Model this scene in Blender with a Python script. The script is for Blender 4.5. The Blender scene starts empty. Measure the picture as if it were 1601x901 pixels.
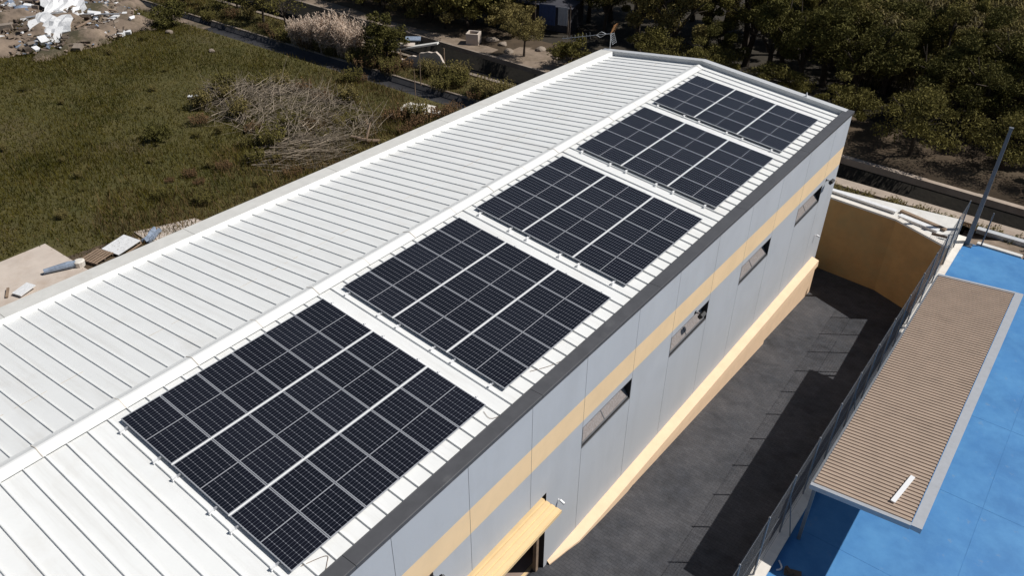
import bpy, bmesh, math, random
import numpy as np
from math import radians as R, sin, cos, pi
from mathutils import Vector, Matrix

random.seed(7); rng = np.random.default_rng(11)
S = bpy.context.scene
C = S.collection

# ------------------------------------------------------------------ helpers
class MB:
    """collects simple shapes, build() links them as ONE mesh object"""
    def __init__(s): s.v = []; s.f = []; s.mi = []; s.uv = {}
    def face(s, pts, mi=0, uv=None):
        n = len(s.v); s.v += [tuple(p) for p in pts]
        s.f.append(tuple(range(n, n+len(pts)))); s.mi.append(mi)
        if uv: s.uv[len(s.f)-1] = uv
    def box(s, x0, x1, y0, y1, z0, z1, mi=0):
        P = [(x0,y0,z0),(x1,y0,z0),(x1,y1,z0),(x0,y1,z0),(x0,y0,z1),(x1,y0,z1),(x1,y1,z1),(x0,y1,z1)]
        s.hexa(P, mi)
    def hexa(s, P, mi=0):
        n = len(s.v); s.v += [tuple(p) for p in P]
        for q in ((0,3,2,1),(4,5,6,7),(0,1,5,4),(1,2,6,5),(2,3,7,6),(3,0,4,7)):
            s.f.append(tuple(n+i for i in q)); s.mi.append(mi)
    def obox(s, c, size, rot, mi=0):
        M = rot if isinstance(rot, Matrix) else Matrix.Rotation(rot, 3, 'Z')
        a, b, d = [k/2 for k in size]; c = Vector(c)
        P = [c + M @ Vector(p) for p in ((-a,-b,-d),(a,-b,-d),(a,b,-d),(-a,b,-d),(-a,-b,d),(a,-b,d),(a,b,d),(-a,b,d))]
        s.hexa(P, mi)
    def tube(s, pts, rad, n=6, mi=0, cap=True):
        pts = [Vector(p) for p in pts]
        rad = rad if isinstance(rad, (list, tuple)) else [rad]*len(pts)
        rings = []
        for i, p in enumerate(pts):
            d = (pts[min(i+1,len(pts)-1)] - pts[max(i-1,0)])
            d = d.normalized() if d.length > 1e-9 else Vector((0,0,1))
            u = d.cross(Vector((0,0,1)) if abs(d.z) < .9 else Vector((1,0,0))).normalized(); w = d.cross(u)
            b = len(s.v)
            for k in range(n):
                t = 2*pi*k/n; s.v.append(tuple(p + (u*cos(t)+w*sin(t))*rad[i]))
            rings.append(b)
        for a, b in zip(rings, rings[1:]):
            for k in range(n):
                s.f.append((a+k, a+(k+1)%n, b+(k+1)%n, b+k)); s.mi.append(mi)
        if cap:
            s.f.append(tuple(rings[0]+k for k in range(n))[::-1]); s.mi.append(mi)
            s.f.append(tuple(rings[-1]+k for k in range(n))); s.mi.append(mi)
    def lathe(s, c, prof, n=14, mi=0, axis=None):
        M = axis or Matrix.Identity(3); c = Vector(c); rings = []
        for r, z in prof:
            b = len(s.v); rings.append(b)
            for k in range(n):
                t = 2*pi*k/n; s.v.append(tuple(c + M @ Vector((r*cos(t), r*sin(t), z))))
        for a, b in zip(rings, rings[1:]):
            for k in range(n):
                s.f.append((a+k, a+(k+1)%n, b+(k+1)%n, b+k)); s.mi.append(mi)
        s.f.append(tuple(rings[0]+k for k in range(n))[::-1]); s.mi.append(mi)
        s.f.append(tuple(rings[-1]+k for k in range(n))); s.mi.append(mi)
    def build(s, name, mats, parent=None, bevel=0, smooth=False, loc=None):
        me = bpy.data.meshes.new(name); me.from_pydata(s.v, [], s.f)
        mats = mats if isinstance(mats, (list, tuple)) else [mats]
        for m in mats: me.materials.append(m)
        me.polygons.foreach_set('material_index', s.mi)
        if s.uv:
            L = me.uv_layers.new(name='UVMap')
            for fi, uv in s.uv.items():
                for li, q in zip(me.polygons[fi].loop_indices, uv): L.data[li].uv = q
        if smooth: me.polygons.foreach_set('use_smooth', [True]*len(s.f))
        me.update()
        o = bpy.data.objects.new(name, me); C.objects.link(o)
        if parent: o.parent = parent
        if loc: o.location = loc
        if bevel:
            b = o.modifiers.new('b', 'BEVEL'); b.width = bevel; b.segments = 2; b.limit_method = 'ANGLE'
        return o

def npmesh(name, V, F, mat, parent=None, mi=None):
    """V (n,3), F (m,k) int array"""
    me = bpy.data.meshes.new(name); m, k = F.shape
    me.vertices.add(len(V)); me.vertices.foreach_set('co', np.asarray(V, np.float32).ravel())
    me.loops.add(m*k); me.loops.foreach_set('vertex_index', F.astype(np.int32).ravel())
    me.polygons.add(m); me.polygons.foreach_set('loop_start', np.arange(0, m*k, k, dtype=np.int32))
    me.polygons.foreach_set('loop_total', np.full(m, k, np.int32))
    for mm in (mat if isinstance(mat, (list, tuple)) else [mat]): me.materials.append(mm)
    if mi is not None: me.polygons.foreach_set('material_index', np.asarray(mi, np.int32))
    me.update(calc_edges=True); me.validate()
    o = bpy.data.objects.new(name, me); C.objects.link(o)
    if parent: o.parent = parent
    return o

def tag(o, label, cat, group=None, kind=None):
    if label: o['label'] = label
    if cat: o['category'] = cat
    if group: o['group'] = group
    if kind: o['kind'] = kind
    return o
def thing(name, label, cat, loc=(0,0,0), rz=0, group=None):
    o = bpy.data.objects.new(name, None); C.objects.link(o)
    o.empty_display_size = .3; o.location = loc; o.rotation_euler = (0,0,rz)
    return tag(o, label, cat, group)
def struct(o): o['kind'] = 'structure'; return o
def dup(root, loc, rz=0, sc=1, label=None, group=None):
    r = root.copy(); C.objects.link(r); r.location = loc; r.rotation_euler = (0,0,rz)
    r.scale = sc if isinstance(sc, tuple) else (sc,)*3
    if label: r['label'] = label
    if group: r['group'] = group
    for ch in list(root.children):
        c = ch.copy(); C.objects.link(c); c.parent = r
        for g in ch.children:
            d = g.copy(); C.objects.link(d); d.parent = c
    return r

# ------------------------------------------------------------------ materials
def mat(name, col, rough=.7, var=.25, scale=3.0, bump=0, metal=0, spec=.5, col2=None, detail=6, island=0, stain=None, bscale=None, transl=0, streak=None):
    m = bpy.data.materials.new(name); m.use_nodes = True
    N = m.node_tree.nodes; L = m.node_tree.links; b = N['Principled BSDF']
    tc = N.new('ShaderNodeTexCoord'); nz = N.new('ShaderNodeTexNoise')
    nz.inputs['Scale'].default_value = scale; nz.inputs['Detail'].default_value = detail; nz.inputs['Roughness'].default_value = .62
    L.new(tc.outputs['Object'], nz.inputs['Vector'])
    rp = N.new('ShaderNodeValToRGB'); rp.color_ramp.elements[0].position = .3; rp.color_ramp.elements[1].position = .72
    c2 = col2 or tuple(min(1, c*(1+var)) for c in col); c1 = tuple(c*(1-var) for c in col)
    if col2: c1 = col
    rp.color_ramp.elements[0].color = (*c1, 1); rp.color_ramp.elements[1].color = (*c2, 1)
    L.new(nz.outputs['Fac'], rp.inputs['Fac']); out = rp.outputs['Color']
    if stain:      # large soft weathering patches with their own shape
        n2 = N.new('ShaderNodeTexNoise'); n2.inputs['Scale'].default_value = stain[1]; n2.inputs['Detail'].default_value = 8
        n2.inputs['Roughness'].default_value = .7
        L.new(tc.outputs['Object'], n2.inputs['Vector'])
        r2 = N.new('ShaderNodeValToRGB'); r2.color_ramp.elements[0].position = stain[2]; r2.color_ramp.elements[1].position = stain[3]
        L.new(n2.outputs['Fac'], r2.inputs['Fac'])
        mx = N.new('ShaderNodeMix'); mx.data_type = 'RGBA'; L.new(r2.outputs['Color'], mx.inputs['Factor'])
        L.new(out, mx.inputs['A']); mx.inputs['B'].default_value = (*stain[0], 1); out = mx.outputs['Result']
    if streak:     # weathering runs, stretched along one axis
        mp = N.new('ShaderNodeMapping'); mp.inputs['Scale'].default_value = streak[1]; L.new(tc.outputs['Object'], mp.inputs['Vector'])
        n3 = N.new('ShaderNodeTexNoise'); n3.inputs['Scale'].default_value = 1; n3.inputs['Detail'].default_value = 7; n3.inputs['Roughness'].default_value = .7
        L.new(mp.outputs['Vector'], n3.inputs['Vector'])
        r3 = N.new('ShaderNodeValToRGB'); r3.color_ramp.elements[0].position = streak[2]; r3.color_ramp.elements[1].position = streak[3]
        L.new(n3.outputs['Fac'], r3.inputs['Fac'])
        m3 = N.new('ShaderNodeMix'); m3.data_type = 'RGBA'; L.new(r3.outputs['Color'], m3.inputs['Factor'])
        L.new(out, m3.inputs['A']); m3.inputs['B'].default_value = (*streak[0], 1); out = m3.outputs['Result']
    if island:
        g = N.new('ShaderNodeNewGeometry'); mr = N.new('ShaderNodeMapRange')
        mr.inputs['To Min'].default_value = 1-island; mr.inputs['To Max'].default_value = 1+island
        L.new(g.outputs['Random Per Island'], mr.inputs['Value'])
        h = N.new('ShaderNodeHueSaturation'); L.new(mr.outputs['Result'], h.inputs['Value']); L.new(out, h.inputs['Color']); out = h.outputs['Color']
    L.new(out, b.inputs['Base Color'])
    b.inputs['Roughness'].default_value = rough; b.inputs['Metallic'].default_value = metal
    b.inputs['Specular IOR Level'].default_value = spec
    if transl:
        b.inputs['Subsurface Weight'].default_value = 0
        tr = N.new('ShaderNodeBsdfTranslucent'); L.new(out, tr.inputs['Color'])
        ms = N.new('ShaderNodeMixShader'); ms.inputs[0].default_value = transl
        L.new(b.outputs[0], ms.inputs[1]); L.new(tr.outputs[0], ms.inputs[2]); L.new(ms.outputs[0], N['Material Output'].inputs['Surface'])
    if bump:
        nb = N.new('ShaderNodeTexNoise'); nb.inputs['Scale'].default_value = bscale or scale*4; nb.inputs['Detail'].default_value = 5
        L.new(tc.outputs['Object'], nb.inputs['Vector'])
        bp = N.new('ShaderNodeBump'); bp.inputs['Strength'].default_value = bump; bp.inputs['Distance'].default_value = .05
        L.new(nb.outputs['Fac'], bp.inputs['Height']); L.new(bp.outputs['Normal'], b.inputs['Normal'])
    return m

M = {}
M['roof'] = mat('white_roof_paint', (.785,.79,.775), .5, .025, 1.3, stain=((.68,.66,.62), .55, .56, .86), streak=((.66,.65,.62), (.35,5,.35), .50, .85))
M['cap'] = mat('white_cap_metal', (.80,.80,.78), .45, .03, 2.0, stain=((.70,.66,.60), 1.6, .62, .85))
M['seal'] = mat('old_sealant', (.60,.54,.46), .8, .2, 4)
M['blackrev'] = mat('shade_black_reveal', (.02,.02,.022), .8, .2)  # shade inside the window and door openings put into the colour
M['coping_dark'] = mat('dark_grey_metal', (.085,.085,.09), .45, .12, 2.5, stain=((.14,.14,.14), 1.2, .6, .8))
M['coping_beige'] = mat('beige_concrete_coping', (.62,.61,.575), .75, .07, 3, stain=((.5,.47,.42), .8, .58, .8))
M['coping_grey'] = mat('pale_grey_metal', (.52,.53,.54), .5, .06, 3)
M['wall'] = mat('grey_precast_concrete', (.47,.488,.515), .8, .05, .7, bump=.05, bscale=14, stain=((.45,.465,.485), .35, .5, .72), streak=((.43,.445,.465), (.8,.85,.16), .48, .80))
M['yellow'] = mat('ochre_band_paint', (.88,.64,.38), .75, .05, 1.2)
M['ledge'] = mat('yellow_ledge_paint', (.83,.60,.395), .75, .06, 2, stain=((.7,.55,.36), 1.5, .62, .8))
M['joint'] = mat('dark_joint', (.26,.265,.275), .9, .1)
M['black'] = mat('black_plastic', (.012,.012,.014), .5, .2)
M['white'] = mat('white_plastic', (.8,.8,.8), .5, .03)
M['alu'] = mat('aluminium', (.60,.61,.63), .38, .05, 8, metal=.6)
M['frame'] = mat('anodised_frame', (.46,.47,.50), .4, .06, 6, metal=.35)
M['winframe'] = mat('window_frame_grey', (.13,.13,.135), .5, .08)
M['frost'] = mat('frosted_pane', (.22,.185,.165), .35, .12, 16, col2=(.33,.30,.29), detail=3, bscale=9)
M['door'] = mat('yellow_door_paint', (.80,.58,.31), .5, .05, 3)
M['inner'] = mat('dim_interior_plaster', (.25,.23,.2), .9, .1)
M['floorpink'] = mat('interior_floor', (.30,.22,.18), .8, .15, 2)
M['asph'] = mat('dark_paving', (.041,.043,.050), .8, .45, 2.2, bump=.3, bscale=30, stain=((.084,.082,.087), .38, .40, .66))
M['boundary'] = mat('ochre_render', (.47,.27,.105), .9, .14, 1.2, stain=((.36,.26,.12), .5, .45, .75))
M['cream'] = mat('cream_coping', (.74,.69,.62), .8, .08, 3, stain=((.55,.48,.4), 2, .55, .8))
M['whiteconc'] = mat('pale_concrete', (.68,.66,.62), .85, .1, 2.5, bump=.2, stain=((.5,.43,.34), .9, .55, .75))
M['fence'] = mat('galvanised_steel', (.20,.21,.225), .5, .12, 9, metal=.35)
M['pole'] = mat('blue_grey_steel', (.14,.147,.162), .5, .1, 4)
M['sheet'] = mat('brown_corrugated_sheet', (.42,.32,.245), .65, .08, 1.6, stain=((.33,.25,.19), 1.1, .55, .8))
M['gutter'] = mat('grey_gutter', (.47,.485,.51), .45, .06, 5, metal=.2, stain=((.38,.38,.39), 1.5, .58, .75))
M['soil'] = mat('dry_soil', (.085,.058,.034), .95, .3, 1.4, bump=.4, bscale=6, stain=((.14,.105,.065), .25, .5, .75))
M['conc'] = mat('weathered_concrete', (.27,.22,.175), .9, .18, 1.1, bump=.3, bscale=8, stain=((.16,.12,.085), .5, .45, .75))
M['path'] = mat('beaten_earth_path', (.25,.19,.14), .95, .2, 1.1, bump=.3, stain=((.14,.105,.07), .7, .45, .7))
M['litter'] = mat('dark_leaf_litter', (.030,.023,.014), .95, .4, 1.2, bump=.4, stain=((.075,.05,.03), .35, .56, .75))
M['lip'] = mat('pale_canal_kerb', (.40,.325,.26), .9, .15, 1.1, bump=.3, stain=((.27,.20,.15), .5, .5, .75))
M['pad'] = mat('beige_concrete_pad', (.56,.48,.41), .9, .1, .8, bump=.15, stain=((.42,.33,.26), .55, .5, .78))
M['canalwall'] = mat('mossy_canal_wall', (.030,.024,.016), .9, .35, 1.0, bump=.3, stain=((.012,.011,.008), .4, .4, .7))
M['mud'] = mat('dark_canal_mud', (.018,.016,.013), .9, .3, 1.5, bump=.3)
M['ditch'] = mat('dark_ditch_concrete', (.034,.033,.036), .7, .25, .9, bump=.2)
M['bark'] = mat('bark', (.055,.04,.028), .9, .3, 6, bump=.5)
M['leafA'] = mat('olive_leaf', (.140,.122,.036), .8, .35, .9, island=.45, transl=.15, spec=.1)
M['leafB'] = mat('dark_leaf', (.094,.086,.025), .8, .35, .9, island=.45, transl=.12, spec=.1)
M['leafC'] = mat('yellowish_leaf', (.20,.162,.060), .8, .35, .9, island=.45, transl=.15, spec=.1)
M['reed'] = mat('reed_leaf', (.135,.115,.048), .75, .4, .3, island=.5, col2=(.22,.17,.09), transl=.25, spec=.2)
M['drygrass'] = mat('dry_plume_grass', (.58,.46,.36), .9, .2, 2, island=.3, transl=.2)
M['russet'] = mat('russet_weed', (.13,.07,.028), .9, .3, 2, island=.4)
M['twig'] = mat('bare_grey_twigs', (.235,.19,.14), .9, .3, 1.2, island=.45)
M['rust'] = mat('rusty_orange', (.35,.16,.05), .7, .2, 8)
M['bluefab'] = mat('blue_tarpaulin', (.03,.06,.16), .7, .2, 5)
M['greyblue'] = mat('grey_blue_plastic', (.23,.28,.36), .6, .3, 6, bump=.5)
M['bag'] = mat('white_sack', (.72,.72,.72), .7, .08, 6, bump=.6, bscale=5)
M['wood'] = mat('old_wood', (.27,.19,.13), .85, .25, 4)
M['darkwood'] = mat('dark_plank', (.11,.08,.06), .85, .3, 4)
M['shed'] = mat('shed_boards', (.05,.05,.062), .85, .25, 3)
M['debris'] = mat('crumbled_masonry', (.20,.15,.11), .95, .45, 1.1, island=.5, bump=.4, stain=((.07,.06,.03), .35, .5, .68))
M['rubble'] = mat('rubble_earth', (.20,.15,.11), .95, .45, .8, bump=.5, stain=((.065,.055,.028), .3, .48, .62))
M['seam'] = mat('court_seam', (.042,.18,.41), .8, .2)
M['strap'] = mat('grey_cloth', (.42,.43,.46), .9, .1, 4)

# sunlit blue court paint with faint seams and scuffs
def court_mat():
    m = mat('blue_court_paint', (.040,.185,.43), .6, .10, .55, stain=((.075,.26,.52), .7, .40, .70))
    N = m.node_tree.nodes; L = m.node_tree.links; b = N['Principled BSDF']; src = b.inputs['Base Color'].links[0].from_socket
    tc = N.new('ShaderNodeTexCoord'); n = N.new('ShaderNodeTexNoise'); n.inputs['Scale'].default_value = 2.2; n.inputs['Detail'].default_value = 9; n.inputs['Roughness'].default_value = .75
    L.new(tc.outputs['Object'], n.inputs['Vector'])
    r = N.new('ShaderNodeValToRGB'); r.color_ramp.elements[0].position = .60; r.color_ramp.elements[1].position = .76
    L.new(n.outputs['Fac'], r.inputs['Fac'])
    mx = N.new('ShaderNodeMix'); mx.data_type = 'RGBA'; mx.inputs['B'].default_value = (.16,.25,.36,1)
    L.new(r.outputs['Color'], mx.inputs['Factor']); L.new(src, mx.inputs['A']); L.new(mx.outputs['Result'], b.inputs['Base Color'])
    return m
M['court'] = court_mat()

def paver_mat():
    m = M['asph']; N = m.node_tree.nodes; L = m.node_tree.links; b = N['Principled BSDF']
    src = b.inputs['Base Color'].links[0].from_socket
    tc = N.new('ShaderNodeTexCoord'); br = N.new('ShaderNodeTexBrick')
    br.inputs['Scale'].default_value = 1.0; br.inputs['Brick Width'].default_value = .24; br.inputs['Row Height'].default_value = .12
    br.inputs['Mortar Size'].default_value = .008; br.inputs['Mortar Smooth'].default_value = .3
    br.inputs['Color1'].default_value = (1,1,1,1); br.inputs['Color2'].default_value = (.72,.72,.74,1); br.inputs['Mortar'].default_value = (.35,.35,.37,1)
    L.new(tc.outputs['Object'], br.inputs['Vector'])
    mx = N.new('ShaderNodeMix'); mx.data_type = 'RGBA'; mx.blend_type = 'MULTIPLY'; mx.inputs['Factor'].default_value = .8
    L.new(src, mx.inputs['A']); L.new(br.outputs['Color'], mx.inputs['B']); L.new(mx.outputs['Result'], b.inputs['Base Color'])
paver_mat()

# field ground: green-brown turf with drier patches
def field_mat():
    m = mat('rough_turf', (.056,.053,.010), .95, .35, .5, col2=(.095,.078,.020), bump=.5, bscale=5, stain=((.095,.068,.034), .12, .52, .75))
    return m
M['field'] = field_mat()
M['grass'] = mat('grass_blades', (.066,.060,.010), .95, .3, .16, col2=(.140,.114,.028), island=.25, transl=.2, spec=0, stain=((.040,.042,.008), .33, .48, .66))
M['drytuft'] = mat('dry_grass_blades', (.17,.115,.050), .9, .3, .3, island=.4, transl=.2, spec=.15)

def water_mat():
    m = mat('canal_water', (.012,.011,.008), .08, .2, .6, bump=.06, bscale=3); return m
M['water'] = water_mat()

# photovoltaic cell face; UV is in metres: u across (1.0), v along the slope
PW, PL, FR = 1.04, 2.030, .019
def pv_mat():
    m = bpy.data.materials.new('photovoltaic_cells'); m.use_nodes = True
    N = m.node_tree.nodes; L = m.node_tree.links; b = N['Principled BSDF']
    uv = N.new('ShaderNodeUVMap'); uv.uv_map = 'UVMap'; sp = N.new('ShaderNodeSeparateXYZ'); L.new(uv.outputs['UV'], sp.inputs[0])
    def math_(op, a, b_=None):
        n = N.new('ShaderNodeMath'); n.operation = op
        for i, q in enumerate((a, b_)):
            if q is None: continue
            if isinstance(q, (int, float)): n.inputs[i].default_value = q
            else: L.new(q, n.inputs[i])
        return n.outputs[0]
    def line(sock, pitch, w):
        f = math_('PINGPONG', sock, pitch/2)          # 0 at multiples of the pitch
        return math_('LESS_THAN', f, w/2)
    cu = (PW-2*FR)/6; cv = (PL-2*FR)/2/12
    lu = line(sp.outputs['X'], cu, .009); lv = line(sp.outputs['Y'], cv, .007)
    mid = math_('LESS_THAN', math_('ABSOLUTE', math_('SUBTRACT', sp.outputs['Y'], (PL-2*FR)/2)), .012)
    g = math_('MAXIMUM', lu, lv)
    nz = N.new('ShaderNodeTexNoise'); nz.inputs['Scale'].default_value = 6; tc = N.new('ShaderNodeTexCoord'); L.new(tc.outputs['Object'], nz.inputs['Vector'])
    rp = N.new('ShaderNodeValToRGB'); rp.color_ramp.elements[0].color = (.0035,.004,.007,1); rp.color_ramp.elements[1].color = (.008,.009,.014,1)
    oi = N.new('ShaderNodeObjectInfo'); L.new(math_('ADD', math_('MULTIPLY', oi.outputs['Random'], .8), math_('MULTIPLY', nz.outputs['Fac'], .4)), rp.inputs['Fac'])
    m1 = N.new('ShaderNodeMix'); m1.data_type = 'RGBA'; L.new(g, m1.inputs['Factor']); L.new(rp.outputs['Color'], m1.inputs['A']); m1.inputs['B'].default_value = (.095,.10,.12,1)
    dia = math_('LESS_THAN', math_('ADD', math_('PINGPONG', sp.outputs['X'], cu/2), math_('PINGPONG', sp.outputs['Y'], cv/2)), .017)
    m3 = N.new('ShaderNodeMix'); m3.data_type = 'RGBA'; L.new(dia, m3.inputs['Factor']); L.new(m1.outputs['Result'], m3.inputs['A']); m3.inputs['B'].default_value = (.20,.20,.22,1)
    m2 = N.new('ShaderNodeMix'); m2.data_type = 'RGBA'; L.new(mid, m2.inputs['Factor']); L.new(m3.outputs['Result'], m2.inputs['A']); m2.inputs['B'].default_value = (.34,.345,.37,1)
    L.new(m2.outputs['Result'], b.inputs['Base Color']); b.inputs['Roughness'].default_value = .22
    return m
M['pv'] = pv_mat()

# ------------------------------------------------------------------ terrain
ZB = 9.5
TAN = .10919; CA = 1/math.sqrt(1+TAN*TAN); SLOPE = math.atan(TAN)
XR = -.55
def zr(x): return 9.38 - TAN*x
ZRIDGE = zr(XR)
def zl(x): return ZRIDGE + TAN*(x-XR)
def xl(y): return -7.38 + .052*(y-.3)

def yd0(x): return 37.0 + .006*(x+35)          # ditch near edge
def yd1(x): return yd0(x)+2.1
def yc0(x): return 43.0 - .012*(x-10)          # canal near edge
def yc1(x): return 46.5 - .040*x               # canal far edge
def lanez(y): return 1.07 - .0870*max(0, y-9.0) if y < 31 else 1.07-.087*22
def fieldz(x, y):
    b = .10*sin(.31*x+1.3)*cos(.27*y) + .06*sin(.9*x)*sin(.77*y+.4)
    if x > -9: b = 0
    return b
xs = sorted(set(np.round(np.concatenate([np.array([-420,-250,-160,-120]), np.arange(-100, 60.1, 1.25), np.array([80,120,200,420]), np.array([-7.0,5.9,6.0,62.0])]), 3)))
rows = []
for y in [-300,-150,-70,-40]+list(np.arange(-26, 36.2, 1.5)): rows.append((lambda x, y=y: y, 'field'))
rows += [(yd0,'field'), (lambda x: yd0(x)+.25,'dbot'), (lambda x: yd1(x)-.12,'dbot'), (yd1,'field'), (lambda x: 40.4,'field'),
         (yc0,'field'), (lambda x: yc0(x)+.10,'cbot'), (lambda x: yc1(x)-.10,'cbot'), (yc1,'field')]
for y in (54, 60, 70, 85, 110, 150, 230, 420): rows.append((lambda x, y=y: y, 'field'))
V = []; 
for fy, k in rows:
    for x in xs:
        y = fy(x)
        if k == 'dbot': z = -.45
        elif k == 'cbot': z = -3.2
        else:
            z = fieldz(x, y) if y < 36.5 else 0
            if x > 5.95 and y < 36.3: z = -2.6
        V.append((x, y, z))
nx = len(xs); F = []; mi = []
for j in range(len(rows)-1):
    k = (rows[j][1], rows[j+1][1])
    for i in range(nx-1):
        a = j*nx+i; F.append((a, a+1, a+1+nx, a+nx))
        m_ = 0
        if 'cbot' in k: m_ = 2 if k == ('cbot','cbot') else 1
        elif 'dbot' in k: m_ = 3
        elif rows[j][0](0) >= 46: m_ = 4 if rows[j][0](0) < 53.9 else 5
        mi.append(m_)
g = npmesh('ground', np.array(V), np.array(F), [M['field'], M['canalwall'], M['mud'], M['ditch'], M['soil'], M['litter']], mi=mi)
struct(g)
# canal water
b = MB(); xx = list(np.arange(-120, 121, 10))
for a, c in zip(xx, xx[1:]):
    b.face([(a, yc0(a)+.05, -2.75), (c, yc0(c)+.05, -2.75), (c, yc1(c)-.05, -2.75), (a, yc1(a)-.05, -2.75)])
struct(b.build('canal_water', M['water']))
# concrete kerbs along the canal and the ditch
def strip(name, f0, f1, z0, z1, x0, x1, m, step=2.0, jit=0):
    b = MB(); xx = list(np.arange(x0, x1+.01, step))
    for a, c in zip(xx, xx[1:]):
        j = random.uniform(-jit, jit)
        b.hexa([(a,f0(a),z0),(c,f0(c),z0),(c,f1(c)+j,z0),(a,f1(a)+j,z0),(a,f0(a),z1),(c,f0(c),z1),(c,f1(c)+j,z1),(a,f1(a)+j,z1)])
    return struct(b.build(name, m))
strip('canal_kerb', lambda x: yc0(x)-.95, lambda x: yc0(x)+.02, -.3, .22, -9, 100, M['lip'], 3)
strip('canal_kerb', lambda x: yc0(x)-.40, lambda x: yc0(x)+.02, -.3, .10, -110, -9, M['conc'], 3, .04)
strip('canal_kerb', lambda x: yc1(x)-.02, lambda x: yc1(x)+.42, -.3, .14, -18, 100, M['lip'], 3, .05)
strip('canal_kerb', lambda x: yc1(x)-.02, lambda x: yc1(x)+.25, -.3, .10, -110, -18, M['conc'], 3, .05)
strip('canal_step', lambda x: yc1(x)-.55, lambda x: yc1(x)-.11, -3.1, -1.5, -110, 100, M['canalwall'], 3)
strip('canal_ledge', lambda x: yc1(x)-.62, lambda x: yc1(x)-.50, -1.6, -1.42, -42, -10, M['conc'], 3)
strip('ditch_kerb', lambda x: yd1(x)-.02, lambda x: yd1(x)+.14, -.2, .04, -75, -6, M['conc'], 1.5, .05)
strip('footpath', lambda x: yc1(x)+.35, lambda x: yc1(x)+1.75+.3*sin(x*.35), -.2, .03, -110, -27, M['path'], 2, .12)
strip('dirt_yard', lambda x: yc1(x)+.25, lambda x: yc1(x)+3.6+.8*sin(x*.7), -.2, .02, -27, -14, M['path'], 1, .3)

# lane beside the warehouse
b = MB(); ys = [-40,-20,0,9]+list(np.arange(11,31.1,2))+[34.9]
for a, c in zip(ys, ys[1:]):
    b.face([(6.9,a,lanez(a)),(12.7,a,lanez(a)),(12.7,c,lanez(c)),(6.9,c,lanez(c))])
struct(b.build('lane', M['asph']))
# blue sports court on its raised platform
COURT = 2.2
b = MB(); b.box(12.98, 60, -40, 35.75, -3, COURT)
struct(b.build('court_floor', M['court']))
# strip of pale concrete and rubble ground behind the boundary wall, bank down to the canal
b = MB()
b.hexa([(4.5,34.3,-1),(12.6,33.2,-1),(12.6,36.4,-1),(4.5,35.35,-1),(4.5,34.3,3.1),(12.6,33.2,3.1),(12.6,36.2,3.1),(4.5,35.3,3.1)])
struct(b.build('concrete_apron', M['whiteconc']))
b = MB()
for a, c in zip(np.arange(4.5, 60, 2.5), np.arange(7, 62.6, 2.5)):
    def top(x): return (min(36.35, 35.3+(x-4.5)*.11), 2.95) if x < 12.6 else (37.35, 2.0)
    y0, z0 = top(a); y1, z1 = top(c)
    b.face([(a,y0,z0),(c,y1,z1),(c,40.2,.6),(a,40.2,.6)]); b.face([(a,40.2,.6),(c,40.2,.6),(c,42.15,.05),(a,42.15,.05)])
struct(b.build('bank', M['soil']))
b = MB(); b.box(12.7, 60, 35.75, 37.4, -1, 2.02)
struct(b.build('court_verge', M['debris']))

# ------------------------------------------------------------------ warehouse
WX = 7.08; Y0 = -12; Y1 = 31.9
wh = thing('warehouse', 'grey warehouse with white ribbed gable roof and a yellow band along its wall', 'building', (0, 10, 0))
def part(b, name, m, parent=wh, **k):
    o = b.build(name, m, None, **k); o.parent = parent
    o.matrix_parent_inverse = Matrix.Translation(-Vector((parent.location)))
    return o
def sub(b, name, m, parent, **k):            # parent is a part whose own geometry is in world coordinates
    o = b.build(name, m, None, **k); o.parent = parent
    return o
# roof slopes with standing ribs
def ribs(b, side):
    y = .835 - .505*26
    while y < 31.4:
        if side > 0:
            xa, xb, f = XR+.2, 6.72, zr
        else:
            xa, xb, f = xl(y)+.04, XR-.2, zl
        h = .050 if side > 0 else .036; w0 = .026 if side > 0 else .020; w1 = .011
        za, zb = f(xa), f(xb)
        b.hexa([(xa,y-w0,za-.01),(xb,y-w0,zb-.01),(xb,y+w0,zb-.01),(xa,y+w0,za-.01),(xa,y-w1,za+h),(xb,y-w1,zb+h),(xb,y+w1,zb+h),(xa,y+w1,za+h)])
        y += .505
b = MB()
b.hexa([(XR,Y0,ZRIDGE-.1),(6.76,Y0,zr(6.76)-.1),(6.76,31.62,zr(6.76)-.1),(XR,31.62,ZRIDGE-.1),(XR,Y0,ZRIDGE),(6.76,Y0,zr(6.76)),(6.76,31.62,zr(6.76)),(XR,31.62,ZRIDGE)])
ribs(b, 1)
# overlap of two sheets and side overlaps
part(b, 'roof_slope', M['roof'])
b = MB(); NL = 24
yy = np.linspace(Y0, 31.62, NL)
for a, c in zip(yy, yy[1:]):
    b.face([(xl(a),a,zl(xl(a))),(XR,a,ZRIDGE),(XR,c,ZRIDGE),(xl(c),c,zl(xl(c)))])
ribs(b, -1)
for xm, hgt in ((-2.75, .004),):
    rr_ = random.Random(2); y = Y0
    while y < 31.4:                                  # sealed joint where two sheets overlap, patchy
        L_ = rr_.uniform(.12,.9); w_ = rr_.uniform(.006,.016)
        if rr_.random() < .72:
            b.hexa([(xm-w_,y,zl(xm-w_)-.003),(xm+w_,y,zl(xm+w_)-.003),(xm+w_,y+L_,zl(xm+w_)-.003),(xm-w_,y+L_,zl(xm-w_)-.003),
                    (xm-w_,y,zl(xm-w_)+.003),(xm+w_,y,zl(xm+w_)+.003),(xm+w_,y+L_,zl(xm+w_)+.003),(xm-w_,y+L_,zl(xm-w_)+.003)], 1)
        y += L_+rr_.uniform(.02,.3)
part(b, 'roof_slope', [M['roof'], M['seal']])
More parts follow.
